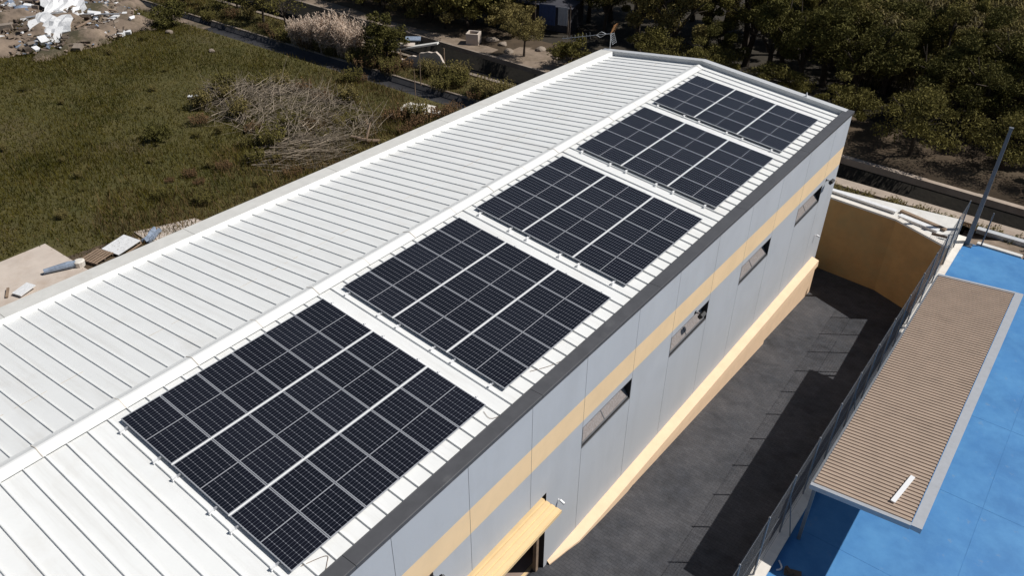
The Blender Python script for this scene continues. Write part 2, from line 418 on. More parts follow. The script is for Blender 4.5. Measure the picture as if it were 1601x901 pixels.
# ridge cap in overlapping lengths
b = MB(); ln = 2.05; y = Y0
k = 0
while y < 31.2:
    e = min(y+ln+.06, 31.3); d = .006*(k % 2)
    top = ZRIDGE+.125+d
    P0 = [(XR-.29,zl(XR-.29)+.055+d),(XR-.2,zl(XR-.2)+.075+d),(XR-.03,top),(XR+.03,top),(XR+.2,zr(XR+.2)+.075+d),(XR+.29,zr(XR+.29)+.055+d)]
    for (xa,za),(xb,zb) in zip(P0, P0[1:]):
        b.hexa([(xa,y,za-.006),(xb,y,zb-.006),(xb,e,zb-.006),(xa,e,za-.006),(xa,y,za),(xb,y,zb),(xb,e,zb),(xa,e,za)])
    if k: 
        for (xa,za),(xb,zb) in zip(P0, P0[1:]):
            b.hexa([(xa,y-.004,za+.001),(xb,y-.004,zb+.001),(xb,y+.014,zb+.001),(xa,y+.014,za+.001),(xa,y-.004,za+.008),(xb,y-.004,zb+.008),(xb,y+.014,zb+.008),(xa,y+.014,za+.008)], 1)
    y += ln; k += 1
cap = part(b, 'ridge_cap', [M['cap'], M['seal']])
# walls
joints = [-8.45,-5.85,-3.25,-.65,1.95,4.55,7.15,9.76,12.66,15.30,18.20,21.02,23.92,26.86,29.86]
WINS = [(9.78,12.64),(15.32,18.18),(21.04,23.90),(26.88,29.84)]
WZ0, WZ1 = 5.04, 5.88
DOOR = (2.55, 7.95, 1.05, 4.65)
b = MB(); jw = .007
yb = sorted(set([Y0, Y1] + [q for j in joints for q in (j-jw, j+jw)] + [q for w in WINS for q in w] + [DOOR[0], DOOR[1]]))
zb = sorted([-1.6, DOOR[2], DOOR[3], WZ0, WZ1, 6.18, 7.12, 8.80])
def opening(y, z):
    for w in WINS:
        if w[0] < y < w[1] and WZ0 < z < WZ1: return True
    return DOOR[0] < y < DOOR[1] and DOOR[2] < z < DOOR[3]
for a, c in zip(yb, yb[1:]):
    for p, q in zip(zb, zb[1:]):
        ym, zm = (a+c)/2, (p+q)/2
        if opening(ym, zm): continue
        j = any(abs(ym-t) < jw for t in joints)
        xo = WX-.022 if j else WX
        b.face([(xo,a,p),(xo,c,p),(xo,c,q),(xo,a,q)], 2 if j else (1 if 6.18 < zm < 7.12 else 0))
        if not j:                                   # slab edges at joints
            for yy_, sgn in ((a,1),(c,-1)):
                if any(abs(yy_-(t+s*jw)) < 1e-4 for t in joints for s in (-1,1)):
                    b.face([(WX,yy_,p),(WX-.022,yy_,p),(WX-.022,yy_,q),(WX,yy_,q)], 2)
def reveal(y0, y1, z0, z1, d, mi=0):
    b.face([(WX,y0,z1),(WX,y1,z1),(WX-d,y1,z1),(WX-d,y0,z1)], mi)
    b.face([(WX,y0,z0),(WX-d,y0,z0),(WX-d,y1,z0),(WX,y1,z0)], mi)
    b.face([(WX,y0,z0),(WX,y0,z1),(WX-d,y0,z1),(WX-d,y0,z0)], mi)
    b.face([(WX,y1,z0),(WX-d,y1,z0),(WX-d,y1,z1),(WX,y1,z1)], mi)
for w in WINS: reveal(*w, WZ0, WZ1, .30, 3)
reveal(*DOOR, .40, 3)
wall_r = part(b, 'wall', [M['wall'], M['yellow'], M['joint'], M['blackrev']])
b = MB()      # left long wall, tapering plan
b.hexa([(xl(Y0)-.62,Y0,-.5),(xl(Y0)-.05,Y0,-.5),(xl(Y1)-.05,Y1,-.5),(xl(Y1)-.52,Y1,-.5),
        (xl(Y0)-.62,Y0,zl(xl(Y0))+.05),(xl(Y0)-.05,Y0,zl(xl(Y0))+.05),(xl(Y1)-.05,Y1,zl(xl(Y1))+.05),(xl(Y1)-.52,Y1,zl(xl(Y1))+.05)])
part(b, 'wall', M['wall'])
b = MB()      # far gable with parapet
def gable(y0, y1, up):
    L_ = xl(Y1)-.05; 
    for xa, xb, f in ((L_, XR, zl), (XR, WX-.03, zr)):
        b.hexa([(xa,y0,-1.6),(xb,y0,-1.6),(xb,y1,-1.6),(xa,y1,-1.6),(xa,y0,f(xa)+up),(xb,y0,f(xb)+up),(xb,y1,f(xb)+up),(xa,y1,f(xa)+up)])
gable(31.625, 31.86, .20)
part(b, 'gable_wall', M['coping_grey'])
b = MB(); gable(Y0-.25, Y0-.01, .1)
part(b, 'gable_wall', M['wall'])
# copings
b = MB(); 
for a, c in ((Y0, -6.0), (-6.0, .9), (.9, 7.5), (7.5, 13.8), (13.8, 20.1), (20.1, 26.3), (26.3, 31.95)):
    g_ = .004
    b.box(6.73, 7.13, a+g_, c-g_, 8.80, 8.868)
    b.box(7.13, 7.142, a+g_, c-g_, 8.74, 8.866)
    b.box(6.70, 6.729, a+g_, c-g_, 8.58, 8.862)
part(b, 'coping', M['coping_dark'], bevel=.008)
b = MB()
def zc(y): return zl(xl(y))+.155+.0022*(y)
for a, c in zip(np.linspace(Y0, 31.6, 8), np.linspace(Y0, 31.6, 8)[1:]):
    c2 = c-.012
    b.hexa([(xl(a)-.68,a,zc(a)-.06),(xl(a)-.001,a,zc(a)-.06),(xl(c2)-.001,c2,zc(c2)-.06),(xl(c2)-.68,c2,zc(c2)-.06),
            (xl(a)-.68,a,zc(a)-.02),(xl(a)-.001,a,zc(a)),(xl(c2)-.001,c2,zc(c2)),(xl(c2)-.68,c2,zc(c2)-.02)])
part(b, 'coping', M['coping_beige'], bevel=.006)
b = MB()      # white flashing up the inner face of the left parapet
b.hexa([(xl(Y0)-.03,Y0,zl(xl(Y0))-.05),(xl(Y0)+.10,Y0,zl(xl(Y0))+.012),(xl(31.6)+.10,31.6,zl(xl(31.6))+.012),(xl(31.6)-.03,31.6,zl(xl(31.6))-.05),
        (xl(Y0)+.004,Y0,zc(Y0)-.005),(xl(Y0)+.012,Y0,zc(Y0)-.005),(xl(31.6)+.012,31.6,zc(31.6)-.005),(xl(31.6)+.004,31.6,zc(31.6)-.005)])
part(b, 'flashing', M['cap'])
b = MB()
for xa, xb, f in ((xl(Y1)-.7, XR, zl), (XR, 7.0, zr)):
    b.hexa([(xa,31.60,f(xa)+.20),(xb,31.60,f(xb)+.20),(xb,31.95,f(xb)+.20),(xa,31.95,f(xa)+.20),(xa,31.60,f(xa)+.235),(xb,31.60,f(xb)+.235),(xb,31.95,f(xb)+.235),(xa,31.95,f(xa)+.235)])
part(b, 'coping', M['coping_grey'])
b = MB(); b.box(4.86,4.9,31.7,31.74,zr(4.88)+.235,zr(4.88)+.36); b.lathe((4.88,31.72,zr(4.88)+.236),[(.07,0),(.05,.08),(.015,.2)],8)
part(b, 'bracket', M['white'])
# ledge at the foot of the wall
b = MB()
yl = [8.15, 9.5]+list(np.arange(11,31,2))+[31.3]
for a, c in zip(yl, yl[1:]):
    wa, wc = [.10 + .27*min(1, max(0, (t-8.15)/1.5)) for t in (a, c)]
    za, zc2 = min(lanez(a), 1.0)-.3, min(lanez(c), 1.0)-.3
    b.face([(WX-.01,a,1.22),(WX+wa,a,1.12),(WX+wc,c,1.12),(WX-.01,c,1.22)])
    b.face([(WX+wa,a,1.12),(WX+wa+.02,a,.80 if a > 12 else za),(WX+wc+.02,c,.80 if c > 12 else zc2),(WX+wc,c,1.12)])
    if a > 12:
        ja = .0 if a < 24 else -.08
        b.face([(WX+wa+.02,a,.80),(WX+wa+ja,a,.74),(WX+wc+ja,c,.74),(WX+wc+.02,c,.80)])
        b.face([(WX+wa+ja,a,.74),(WX+wa+ja,a,za),(WX+wc+ja,c,zc2),(WX+wc+ja,c,.74)])
b.face([(WX-.01,31.3,1.22),(WX+.37,31.3,1.12),(WX+.39,31.3,.8),(WX+.29,31.3,.74),(WX+.29,31.3,-1.4),(WX-.01,31.3,-1.4)])
part(b, 'ledge', M['ledge'])
# hopper windows, panes tilted inwards
for y0, y1 in WINS:
    b = MB(); t = .045
    ta = R(32); dx, dz = -sin(ta), cos(ta); Lw = .80
    def pp(y, s, o=0): return (WX-.05+dx*s - cos(ta)*o, y, WZ0+.03+dz*s - sin(ta)*o)
    def bar(ya, yb_, s0, s1):
        b.hexa([pp(ya,s0),pp(yb_,s0),pp(yb_,s0,.04),pp(ya,s0,.04),pp(ya,s1),pp(yb_,s1),pp(yb_,s1,.04),pp(ya,s1,.04)])
    A, B = y0+.02, y1-.02
    bar(A,B,0,t); bar(A,B,Lw-t,Lw); bar(A,A+t,t,Lw-t); bar(B-t,B,t,Lw-t); bar((A+B)/2-.02,(A+B)/2+.02,t,Lw-t)
    fr = part(b, 'window', M['winframe'])
    b = MB(); b.hexa([pp(A+t,t,.012),pp(B-t,t,.012),pp(B-t,t,.028),pp(A+t,t,.028),pp(A+t,Lw-t,.012),pp(B-t,Lw-t,.012),pp(B-t,Lw-t,.028),pp(A+t,Lw-t,.028)])
    sub(b, 'pane', M['frost'], fr)
    b = MB(); q = pp((A+B)/2, Lw-.04, -.03); b.box(q[0]-.02,q[0]+.02,q[1]-.03,q[1]+.03,q[2]-.03,q[2]+.04)
    sub(b, 'latch', M['black'], fr)
    b = MB()
    b.box(WX-.04,WX+.012,y0-.001,y1+.001,WZ0-.035,WZ0-.002)
    b.box(WX-.03,WX+.006,y0-.03,y0+.004,WZ0-.035,WZ1+.02); b.box(WX-.03,WX+.006,y0-.001,y1+.02,WZ1-.002,WZ1+.02)
    sub(b, 'sill', M['winframe'], fr)
# raised tilting door with ribs, door jamb and floor inside
b = MB()
x0, x1, ya, yb_ = 6.55, 7.68, 2.62, 7.86
prof = []; n = 6
for i in range(n):
    a0 = x0+(x1-x0)*i/n; a1 = x0+(x1-x0)*(i+1)/n
    prof += [(a0, 4.40), (a0+.035, 4.462), (a1-.035, 4.462), (a1, 4.40)]
for (xa,za),(xb,zb_) in zip(prof, prof[1:]):
    if xb-xa < 1e-6: continue
    b.hexa([(xa,ya,4.39),(xb,ya,4.39),(xb,yb_,4.39),(xa,yb_,4.39),(xa,ya,za-(xa-x0)*.05),(xb,ya,zb_-(xb-x0)*.05),(xb,yb_,zb_-(xb-x0)*.05),(xa,yb_,za-(xa-x0)*.05)])
b.box(x1-.002,x1+.03,ya,yb_,4.30,4.415)
part(b, 'tilting_door', M['door'])
b = MB(); b.box(6.86,6.99,7.66,7.78,1.05,4.36)
part(b, 'door_post', M['wood'])
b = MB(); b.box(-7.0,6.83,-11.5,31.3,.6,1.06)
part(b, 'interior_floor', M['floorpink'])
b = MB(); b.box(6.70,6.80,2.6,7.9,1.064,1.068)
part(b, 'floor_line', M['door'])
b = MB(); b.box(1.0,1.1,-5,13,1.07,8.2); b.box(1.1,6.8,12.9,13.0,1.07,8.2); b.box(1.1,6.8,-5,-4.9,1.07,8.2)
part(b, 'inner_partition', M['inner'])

# fixtures on the wall
def dome_camera(loc, label, rz=0):
    t = thing('security_camera', label, 'camera', loc, rz); t.scale = (.72,.72,.72)
    b = MB(); b.lathe((0,0,0),[(.05,0),(.05,.02)],12,axis=Matrix.Rotation(pi/2,3,'Y')); b.tube([(0,0,0),(.12,0,.03)],.018,6)
    b.build('bracket', M['white'], t)
    b = MB(); b.obox((.20,0,-.01),(.24,.10,.10),Matrix.Rotation(R(20),3,'Y')); b.build('housing', M['white'], t, bevel=.02)
    b = MB(); b.obox((.315,0,-.055),(.02,.06,.06),Matrix.Rotation(R(20),3,'Y')); b.build('lens', M['black'], t)
    return t
dome_camera((WX, 8.62, 3.72), 'small white security camera on the grey wall beside the yellow door')
dome_camera((WX, 30.75, 2.75), 'small white security camera low on the wall near the far corner', R(10))
def flood(loc, label, rz=0):
    t = thing('floodlight', label, 'lamp', loc, rz)
    b = MB(); b.tube([(0,0,0),(.16,0,.02)],.02,6); b.box(-.002,.02,-.05,.05,-.06,.06); b.build('bracket', M['black'], t)
    b = MB(); b.obox((.27,0,0),(.12,.30,.20),Matrix.Rotation(R(35),3,'Y')); 
    for k in range(5): b.obox((.215,-.12+.06*k,.035),(.05,.012,.16),Matrix.Rotation(R(35),3,'Y'))
    b.build('housing', M['black'], t, bevel=.006)
    b = MB(); b.obox((.322,0,-.038),(.006,.26,.16),Matrix.Rotation(R(35),3,'Y')); b.build('lens', M['winframe'], t)
flood((WX, 30.25, 5.98), 'black floodlight just under the yellow band at the far corner')
flood((WX, 17.05, 5.97), 'black floodlight above the second narrow window from the left')
flood((WX, 3.05, 6.12), 'black floodlight under the yellow band above the raised yellow door')

# ------------------------------------------------------------------ solar panels
def slope_pt(v, y, h): return Vector((v*CA + h*TAN*CA, y, 9.5 - v*TAN*CA + h*CA))
proto = thing('solar_panel', 'x', 'solar panel', (0,0,0), 0, 'solar panels on the white roof')
b = MB(); F_ = FR
b.box(0,PL,0,F_,-.035,0); b.box(0,PL,PW-F_,PW,-.035,0); b.box(0,F_,F_,PW-F_,-.035,0); b.box(PL-F_,PL,F_,PW-F_,-.035,0)
b.build('frame', M['frame'], proto)
b = MB(); U, W_ = PW-2*F_, PL-2*F_
b.face([(F_,F_,-.004),(PL-F_,F_,-.004),(PL-F_,PW-F_,-.004),(F_,PW-F_,-.004)], 0, [(0,0),(0,W_),(U,W_),(U,0)])
b.face([(F_,F_,-.012),(F_,PW-F_,-.012),(PL-F_,PW-F_,-.012),(PL-F_,F_,-.012)], 0, [(0,0),(0,0),(0,0),(0,0)])
b.build('cell_face', M['pv'], proto)
ARR = [(0.0, 6, 'nearest'), (7.13, 5, 'second nearest'), (13.304, 5, 'middle'), (19.669, 5, 'second farthest'), (25.78, 4, 'farthest')]
ROW = ['ridge row', 'middle row', 'eave row']; ORD = ['first', 'second', 'third', 'fourth', 'fifth', 'sixth']
P = 1.06; LV = 2.0783; first = True
for ys_, nc, an in ARR:
    for r in range(3):
        for c in range(nc):
            place = ORD[c]+' from the near end'
            lab = f'solar panel in {ROW[r]} of the {an} array, {place}'
            loc = slope_pt(r*LV+.012, ys_+c*P+.008, 0)
            if first: o = proto; o['label'] = lab; first = False
            else: o = dup(proto, loc, label=lab)
            o.location = loc; o.rotation_euler = (0, SLOPE, 0)
    rk = thing('mounting_rack', f'aluminium mounting rack with rail ends showing under the {an} solar array', 'rack', slope_pt(0, ys_, 0), 0, 'racks under the solar arrays')
    rk.rotation_euler = (0, SLOPE, 0); Lr = nc*P
    for r in range(3):
        for v in (.32, 1.66):
            vv = r*LV+v
            b = MB(); b.box(vv-.022,vv+.022,-.17,Lr+.10,-.078,-.037); b.build('rail', M['alu'], rk)
            for e in (-.13, Lr+.05):
                q = .10 if e < 0 else .025
                b = MB(); b.box(vv-.04,vv+.04,e-q,e+.025,-.118,-.0785); b.box(vv-.026,vv+.026,e-q+.01,e+.025,-.0786,-.010)
                b.build('clamp', M['white'], rk)
    for r in (1, 2):
        b = MB(); vv = r*LV-.018
        b.box(vv-.016,vv+.030,.0,Lr-.02,-.030,-.006); b.build('cover_strip', M['cap'], rk)
# loose cables on the roof by the eave
def cable(pts, label):
    b = MB(); q = []
    for i in range(len(pts)-1):
        for t in np.linspace(0,1,8,endpoint=(i == len(pts)-2)):
            p0,p1,p2,p3 = [Vector(pts[min(max(i+d,0),len(pts)-1)]) for d in (-1,0,1,2)]
            q.append(.5*((2*p1)+(-p0+p2)*t+(2*p0-5*p1+4*p2-p3)*t*t+(-p0+3*p1-3*p2+p3)*t**3))
    b.tube(q, .006, 5); tag(b.build('cable', M['wood']), label, 'cable', 'loose cables on the roof edge')
def rz_(x, h=.02): return zr(x)+h
cable([(6.15,.25,rz_(6.15)),(6.35,.75,rz_(6.35)),(6.5,.65,rz_(6.5)),(6.68,.4,rz_(6.68))], 'thin brown cable curling across the roof edge beside the nearest array')
cable([(6.2,6.2,rz_(6.2)),(6.5,6.15,rz_(6.5)),(6.66,6.6,rz_(6.66)),(6.7,6.9,rz_(6.7))], 'thin brown cable by the eave between the nearest and second nearest arrays')
cable([(6.2,8.2,rz_(6.2)),(6.45,8.7,rz_(6.45)),(6.62,9.2,rz_(6.62)),(6.7,9.3,rz_(6.7))], 'thin brown cable by the eave beside the second nearest array')

# television aerial on the far left corner
t = thing('television_aerial', 'long television aerial with wire reflector on a mast at the far roof corner', 'aerial', (-6.15, 31.99, 8.9))
b = MB(); b.tube([(0,0,-.6),(0,0,1.05)],.025,8); b.build('mast', M['alu'], t)
D = Vector((-2.65,-.75,-.62)); d0 = Vector((0,0,.98))
b = MB(); b.tube([d0-D*.06, d0+D],.016,6); b.build('boom', M['alu'], t)
for k in range(8):
    b = MB(); q = d0 + D*(.42+.078*k); s = Vector((.05,-.12,.26))*(1-.05*k)*.75; b.tube([q-s, q+s],.010,5); b.build('director', M['alu'], t)
b = MB()
q0 = d0+D*.10; q1 = d0+D*.30; mid = (q0+q1)/2; s = Vector((.05,-.06,.17))
for w in (1,-1): b.tube([q0, mid+s*w*.8-D*.03, mid+s*w, mid+s*w*.8+D*.03, q1],.014,5)
b.tube([q0,q1],.014,5)
b.build('dipole', M['alu'], t)
for sg in (1,-1):
    b = MB(); q = d0 - D*.02
    for k in range(6):
        a = q + Vector((.035*k,.0,sg*(.08+.085*k))); b.tube([a+Vector((.05,-.24,0)), a+Vector((-.05,.24,0))],.010,5)
    for e in (-.2,.2): b.tube([q+Vector((0,e,0)), q+Vector((.2,e,sg*.52))],.010,5)
    b.build('reflector', M['rust'] if sg > 0 else M['alu'], t)

# ------------------------------------------------------------------ boundary wall, retaining wall, fence
t = thing('boundary_wall', 'tall ochre rendered wall in shade closing the far end of the lane', 'wall', (9, 34, -.7))
def wseg(b, p, q, th, z0, z1, grow=0):
    p, q = Vector(p), Vector(q); d = (q-p).normalized(); nrm = Vector((-d.y, d.x))
    a0, a1, b0, b1 = p-nrm*grow, p+nrm*(th+grow), q-nrm*grow, q+nrm*(th+grow)
    b.hexa([(*a0,z0),(*b0,z0),(*b1,z0),(*a1,z0),(*a0,z1),(*b0,z1),(*b1,z1),(*a1,z1)])
WA, WB, WC = (2.0, 34.25), (10.0, 33.55), (12.62, 32.35)
b = MB(); wseg(b, WA, WB, .22, -2, 3.33); wseg(b, WB, WC, .22, -2, 3.329)
part(b, 'wall', M['boundary'], t)
b = MB(); wseg(b, WA, WB, .26, 3.332, 3.43, .02); wseg(b, WB, WC, .26, 3.331, 3.428, .02)
part(b, 'coping', M['cream'], t)
t = thing('retaining_wall', 'cream topped retaining wall between the dark lane and the blue court', 'wall', (12.9, 12, COURT))
b = MB(); b.box(12.66, 12.97, -40, 35.7, -2, 2.27); part(b, 'wall', M['boundary'], t)
b = MB()
for a in np.arange(-39, 35.5, 1.5): b.box(12.62, 13.02+random.uniform(-.01,.01), a, a+1.495, 2.272, 2.36+random.uniform(0,.006))
part(b, 'coping', M['cream'], t)
FX = 12.72; FT = 4.95
t = thing('mesh_fence', 'long galvanised mesh fence standing on the retaining wall by the lane', 'fence', (FX, 12, 2.36))
posts = [12.9+2.0-.1 + 1.97*k for k in range(-7, 11)]
posts = [p for p in posts if p < 35.4]
for y in posts:
    b = MB(); b.tube([(FX,y,2.3),(FX,y,FT)],.03,8); b.lathe((FX,y,FT),[(.036,0),(.03,.03),(.008,.045)],8); part(b, 'post', M['fence'], t)
b = MB(); 
for z in (FT-.05, 2.42, 3.65): b.tube([(FX,posts[0],z),(FX,posts[-1],z)],.006,5)
part(b, 'rail', M['fence'], t)
b = MB()
for y in np.arange(posts[0], posts[-1], .09): b.box(FX-.034,FX-.030,y-.0015,y+.0015,2.42,FT-.06)
for z in np.arange(2.5, FT-.08, .16): b.box(FX-.030,FX-.026,posts[0],posts[-1],z-.0015,z+.0015)
part(b, 'wire_mesh', M['fence'], t)
for k, y in enumerate((posts[3], posts[6], posts[9])):
    b = MB(); b.tube([(FX+.03,y,4.0),(FX+.32,y+.05,2.37)],.018,6); part(b, 'brace', M['fence'], t)

# ------------------------------------------------------------------ canopy over the court edge
t = thing('canopy', 'brown corrugated canopy roof with grey gutters beside the mesh fence', 'canopy', (14.5, 20, COURT))
cx0, cx1, cy0, cy1 = 13.15, 16.22, 12.86, 27.1
def cz(x): return 4.82 + (x-cx0)*.10
b = MB(); gx1 = cx1-.30; y = cy0+.12; pitch = .149
while y < cy1-.12:
    pr = [(0,0),(.038,.0),(.055,.030),(.117,.030),(.134,0),(pitch,0)]
    for (ya,za),(yb_,zb_) in zip(pr, pr[1:]):
        b.face([(cx0+.05,y+ya,cz(cx0+.05)+za),(gx1,y+ya,cz(gx1)+za),(gx1,y+yb_,cz(gx1)+zb_),(cx0+.05,y+yb_,cz(cx0+.05)+zb_)])
    y += pitch
yend = y
part(b, 'roof_sheet', M['sheet'], t)
b = MB()
b.hexa([(gx1+.015,cy0,cz(cx1)-.14),(cx1,cy0,cz(cx1)-.14),(cx1,cy1,cz(cx1)-.14),(gx1+.015,cy1,cz(cx1)-.14),(gx1+.015,cy0,cz(cx1)+.03),(cx1,cy0,cz(cx1)+.05),(cx1,cy1,cz(cx1)+.05),(gx1+.015,cy1,cz(cx1)+.03)])
part(b, 'gutter', M['gutter'], t)
for ya, yb_ in ((cy0-.02, cy0+.105), (yend+.01, yend+.14)):
    b = MB()
    b.hexa([(cx0,ya,cz(cx0)-.12),(gx1+.01,ya,cz(gx1)-.12),(gx1+.01,yb_,cz(gx1)-.12),(cx0,yb_,cz(cx0)-.12),(cx0,ya,cz(cx0)+.055),(gx1+.01,ya,cz(gx1)+.055),(gx1+.01,yb_,cz(gx1)+.055),(cx0,yb_,cz(cx0)+.055)])
    part(b, 'fascia', M['gutter'], t)
b = MB(); b.box(cx0-.02,cx0+.045,cy0+.11,yend,cz(cx0)-.13,cz(cx0)+.02); part(b, 'eave_beam', M['fence'], t)
for y in np.linspace(cy0+.25, cy1-.4, 6):
    b = MB(); b.box(13.22,13.32,y-.05,y+.05,COURT,cz(13.3)-.1); part(b, 'post', M['fence'], t)
    b = MB(); b.hexa([(13.2,y-.04,cz(13.2)-.13),(gx1,y-.04,cz(gx1)-.10),(gx1,y+.04,cz(gx1)-.10),(13.2,y+.04,cz(13.2)-.13),(13.2,y-.04,cz(13.2)-.01),(gx1,y-.04,cz(gx1)-.01),(gx1,y+.04,cz(gx1)-.01),(13.2,y+.04,cz(13.2)-.01)])
    part(b, 'rafter', M['fence'], t)
b = MB(); b.obox((15.38,14.1,cz(15.4)+.065),(.13,1.35,.04),R(-8)); tag(b.build('board', M['white']), 'white plank lying across the brown canopy sheet near its lower end', 'plank')
# seams of the court floor as shallow real strips
b = MB()
for y in (9.0, 13.5, 18.0, 22.5, 31.5): b.box(13.1, 59, y-.006, y+.006, COURT+.001, COURT+.0045)
for x in (17.6, 22.0, 26.5): b.box(x-.006, x+.006, -39, 35.6, COURT+.001, COURT+.0042)
struct(b.build('floor_seams', M['seam']))
# tall pole and small post at the far court corner
t = thing('lighting_pole', 'tall blue grey steel pole rising from the far corner of the blue court', 'pole', (13.15, 35.5, COURT))
b = MB(); b.hexa([(-.11,-.10,0),(.11,-.10,0),(.11,.10,0),(-.11,.10,0),(-.07,-.06,6.2),(.07,-.06,6.2),(.07,.06,6.2),(-.07,.06,6.2)]); b.build('shaft', M['pole'], t, bevel=.01)
b = MB(); b.box(-.26,.26,-.2,.2,.002,.05); b.box(-.2,.2,-.12,.12,.05,.075); b.build('base_plate', M['pole'], t)
b = MB(); b.box(-.09,.09,-.08,.08,6.2,6.26); b.build('cap', M['pole'], t)
t = thing('fence_post', 'slim grey post standing just right of the tall pole', 'post', (13.75, 35.85, 2.02))
b = MB(); b.tube([(0,0,0),(0,0,2.0)],.035,8); b.build('shaft', M['pole'], t)
b = MB(); b.lathe((0,0,2.0),[(.042,0),(.03,.04)],8); b.build('cap', M['pole'], t)
# pale kerb blocks and a concrete gutter beyond the court
xk = 13.5
for k, (w, m) in enumerate(((2.1,'whiteconc'),(1.7,'wood'),(2.0,'whiteconc'),(2.2,'whiteconc'),(2.3,'whiteconc'),(2.4,'whiteconc'))):
    b = MB(); b.obox((xk+w/2,36.0,2.12),(w-.06,.28,.26),R(random.uniform(-1.5,1.5))); 
    o = b.build('kerb_block', M[m], bevel=.02)
    tag(o, ['white kerb block nearest the tall pole', 'brown timber kerb piece between white blocks', 'first white kerb block right of the brown timber piece', 'second white kerb block right of the brown timber piece', 'third white kerb block right of the brown timber piece','fourth white kerb block right of the brown timber piece'][k]+' beyond the blue court', 'kerb', 'kerb blocks beyond the blue court')
    xk += w
b = MB(); b.box(13.2,60,37.4,37.75,-.5,2.25); tag(b.build('parapet_wall', M['coping_grey']), 'low grey concrete wall running behind the kerb blocks beyond the court', 'wall')
# broken slabs by the boundary wall
for k, (x, y, w, d, rz, m, lab) in enumerate(((10.9,34.35,2.0,.35,-12,'bag','long white broken slab lying on the apron behind the ochre wall'),
        (11.0,34.75,2.4,.22,-15,'wood','brown timber plank lying beside the white broken slab'),
        (7.6,34.95,4.2,.30,-5,'bag','long pale cover sheet along the top of the ochre wall'),
        (12.05,33.6,.7,.10,8,'darkwood','short dark stick on the pale apron by the fence'))):
    b = MB(); b.obox((x,y,3.17+.02*k),(w,d,.12),R(rz)); tag(b.build('plank' if m != 'bag' else 'concrete_fragment', M[m], bevel=.02), lab, 'debris')
# things at the lower right of the court
b = MB(); q = [(13.18+.10*sin(k*.55), 11.55+.05*k, COURT+.02+.004*k) for k in range(8)]; b.tube(q, .028, 6)
tag(b.build('rope', M['white']), 'short curled white rope end on the blue court by the cream coping', 'rope')
b = MB(); b.obox((13.62,11.72,COURT+.05),(.5,.22,.10),R(20)); b.obox((13.5,11.70,COURT+.12),(.3,.10,.05),R(-30))
tag(b.build('wood_block', M['darkwood'], bevel=.01), 'dark brown wooden block on the blue court near the curled rope', 'block')

# ------------------------------------------------------------------ vegetation prototypes
def leaf_cloud(centers, radii, n, size, up=.3, aspect=2.6, droop=0):
    ci = rng.integers(0, len(centers), n); c = np.array(centers)[ci]; r = np.array(radii)[ci]
    d = rng.normal(size=(n,3)); d /= np.linalg.norm(d,axis=1,keepdims=True)
    rr = rng.random(n)**.45
    p = c + d*(rr*1)[:,None]*r
    ax = rng.normal(size=(n,3)); ax[:,2] += up-droop; ax /= np.linalg.norm(ax,axis=1,keepdims=True)
    o = rng.normal(size=(n,3)); w = np.cross(ax,o); w /= np.linalg.norm(w,axis=1,keepdims=True)
    s = size*(.6+.8*rng.random(n))[:,None]
    a = p-ax*s*.5; b_ = p+w*s*.5/aspect; c_ = p+ax*s*.6; e = p-w*s*.5/aspect
    Vv = np.stack([a,b_,c_,e],1).reshape(-1,3); Ff = np.arange(4*n).reshape(n,4)
    return Vv, Ff
def make_tree(name, label, cat, h, r, m, n, size, trunk_h, seed, group=None, nl=6, flat=.75, droop=0, clumps=30):
    random.seed(seed)
    t = thing(name, label, cat, (0,0,0), 0, group)
    b = MB(); tips = []; lean = (random.uniform(-.25,.25), random.uniform(-.25,.25))
    top = Vector((lean[0], lean[1], trunk_h)); tr = .05*h*.55
    b.tube([(0,0,-.1),(lean[0]*.4,lean[1]*.4,trunk_h*.55),top],[tr*1.25,tr*.9,tr*.8],7)
    for k in range(nl):
        a = 2*pi*k/nl+random.uniform(-.4,.4); el = random.uniform(.35,1.1); L_ = r*random.uniform(.65,.95)
        e = top+Vector((cos(a)*cos(el)*L_, sin(a)*cos(el)*L_, sin(el)*(h-trunk_h)*.8))
        m_ = (top+e)/2+Vector((random.uniform(-.2,.2),random.uniform(-.2,.2),.15*h*.3))
        b.tube([top,m_,e],[tr*.55,tr*.36,tr*.12],5,cap=False); tips += [m_, e]
        for q in range(2):
            e2 = m_+Vector((random.uniform(-1,1),random.uniform(-1,1),random.uniform(.1,.8)))*r*.45
            b.tube([m_,e2],[tr*.25,tr*.08],4,cap=False); tips.append(e2)
    b.build('trunk', M['bark'], t)
    cs, rs = [], []
    for k in range(clumps):
        if k < len(tips) and random.random() < .6: c = tips[k]
        else:
            a = random.uniform(0,2*pi); q = math.sqrt(random.random())*r*.92; zz = trunk_h+(h-trunk_h)*(.12+.88*random.random()*math.sqrt(max(0,1-(q/r)**2)))
            c = Vector((cos(a)*q,sin(a)*q,zz))
        s = r*random.uniform(.13,.30); cs.append(tuple(c)); rs.append((s*1.15,s*1.15,s*flat))
    Vv, Ff = leaf_cloud(cs, rs, n, size, droop=droop)
    npmesh('crown', Vv, Ff, M[m], t)
    return t
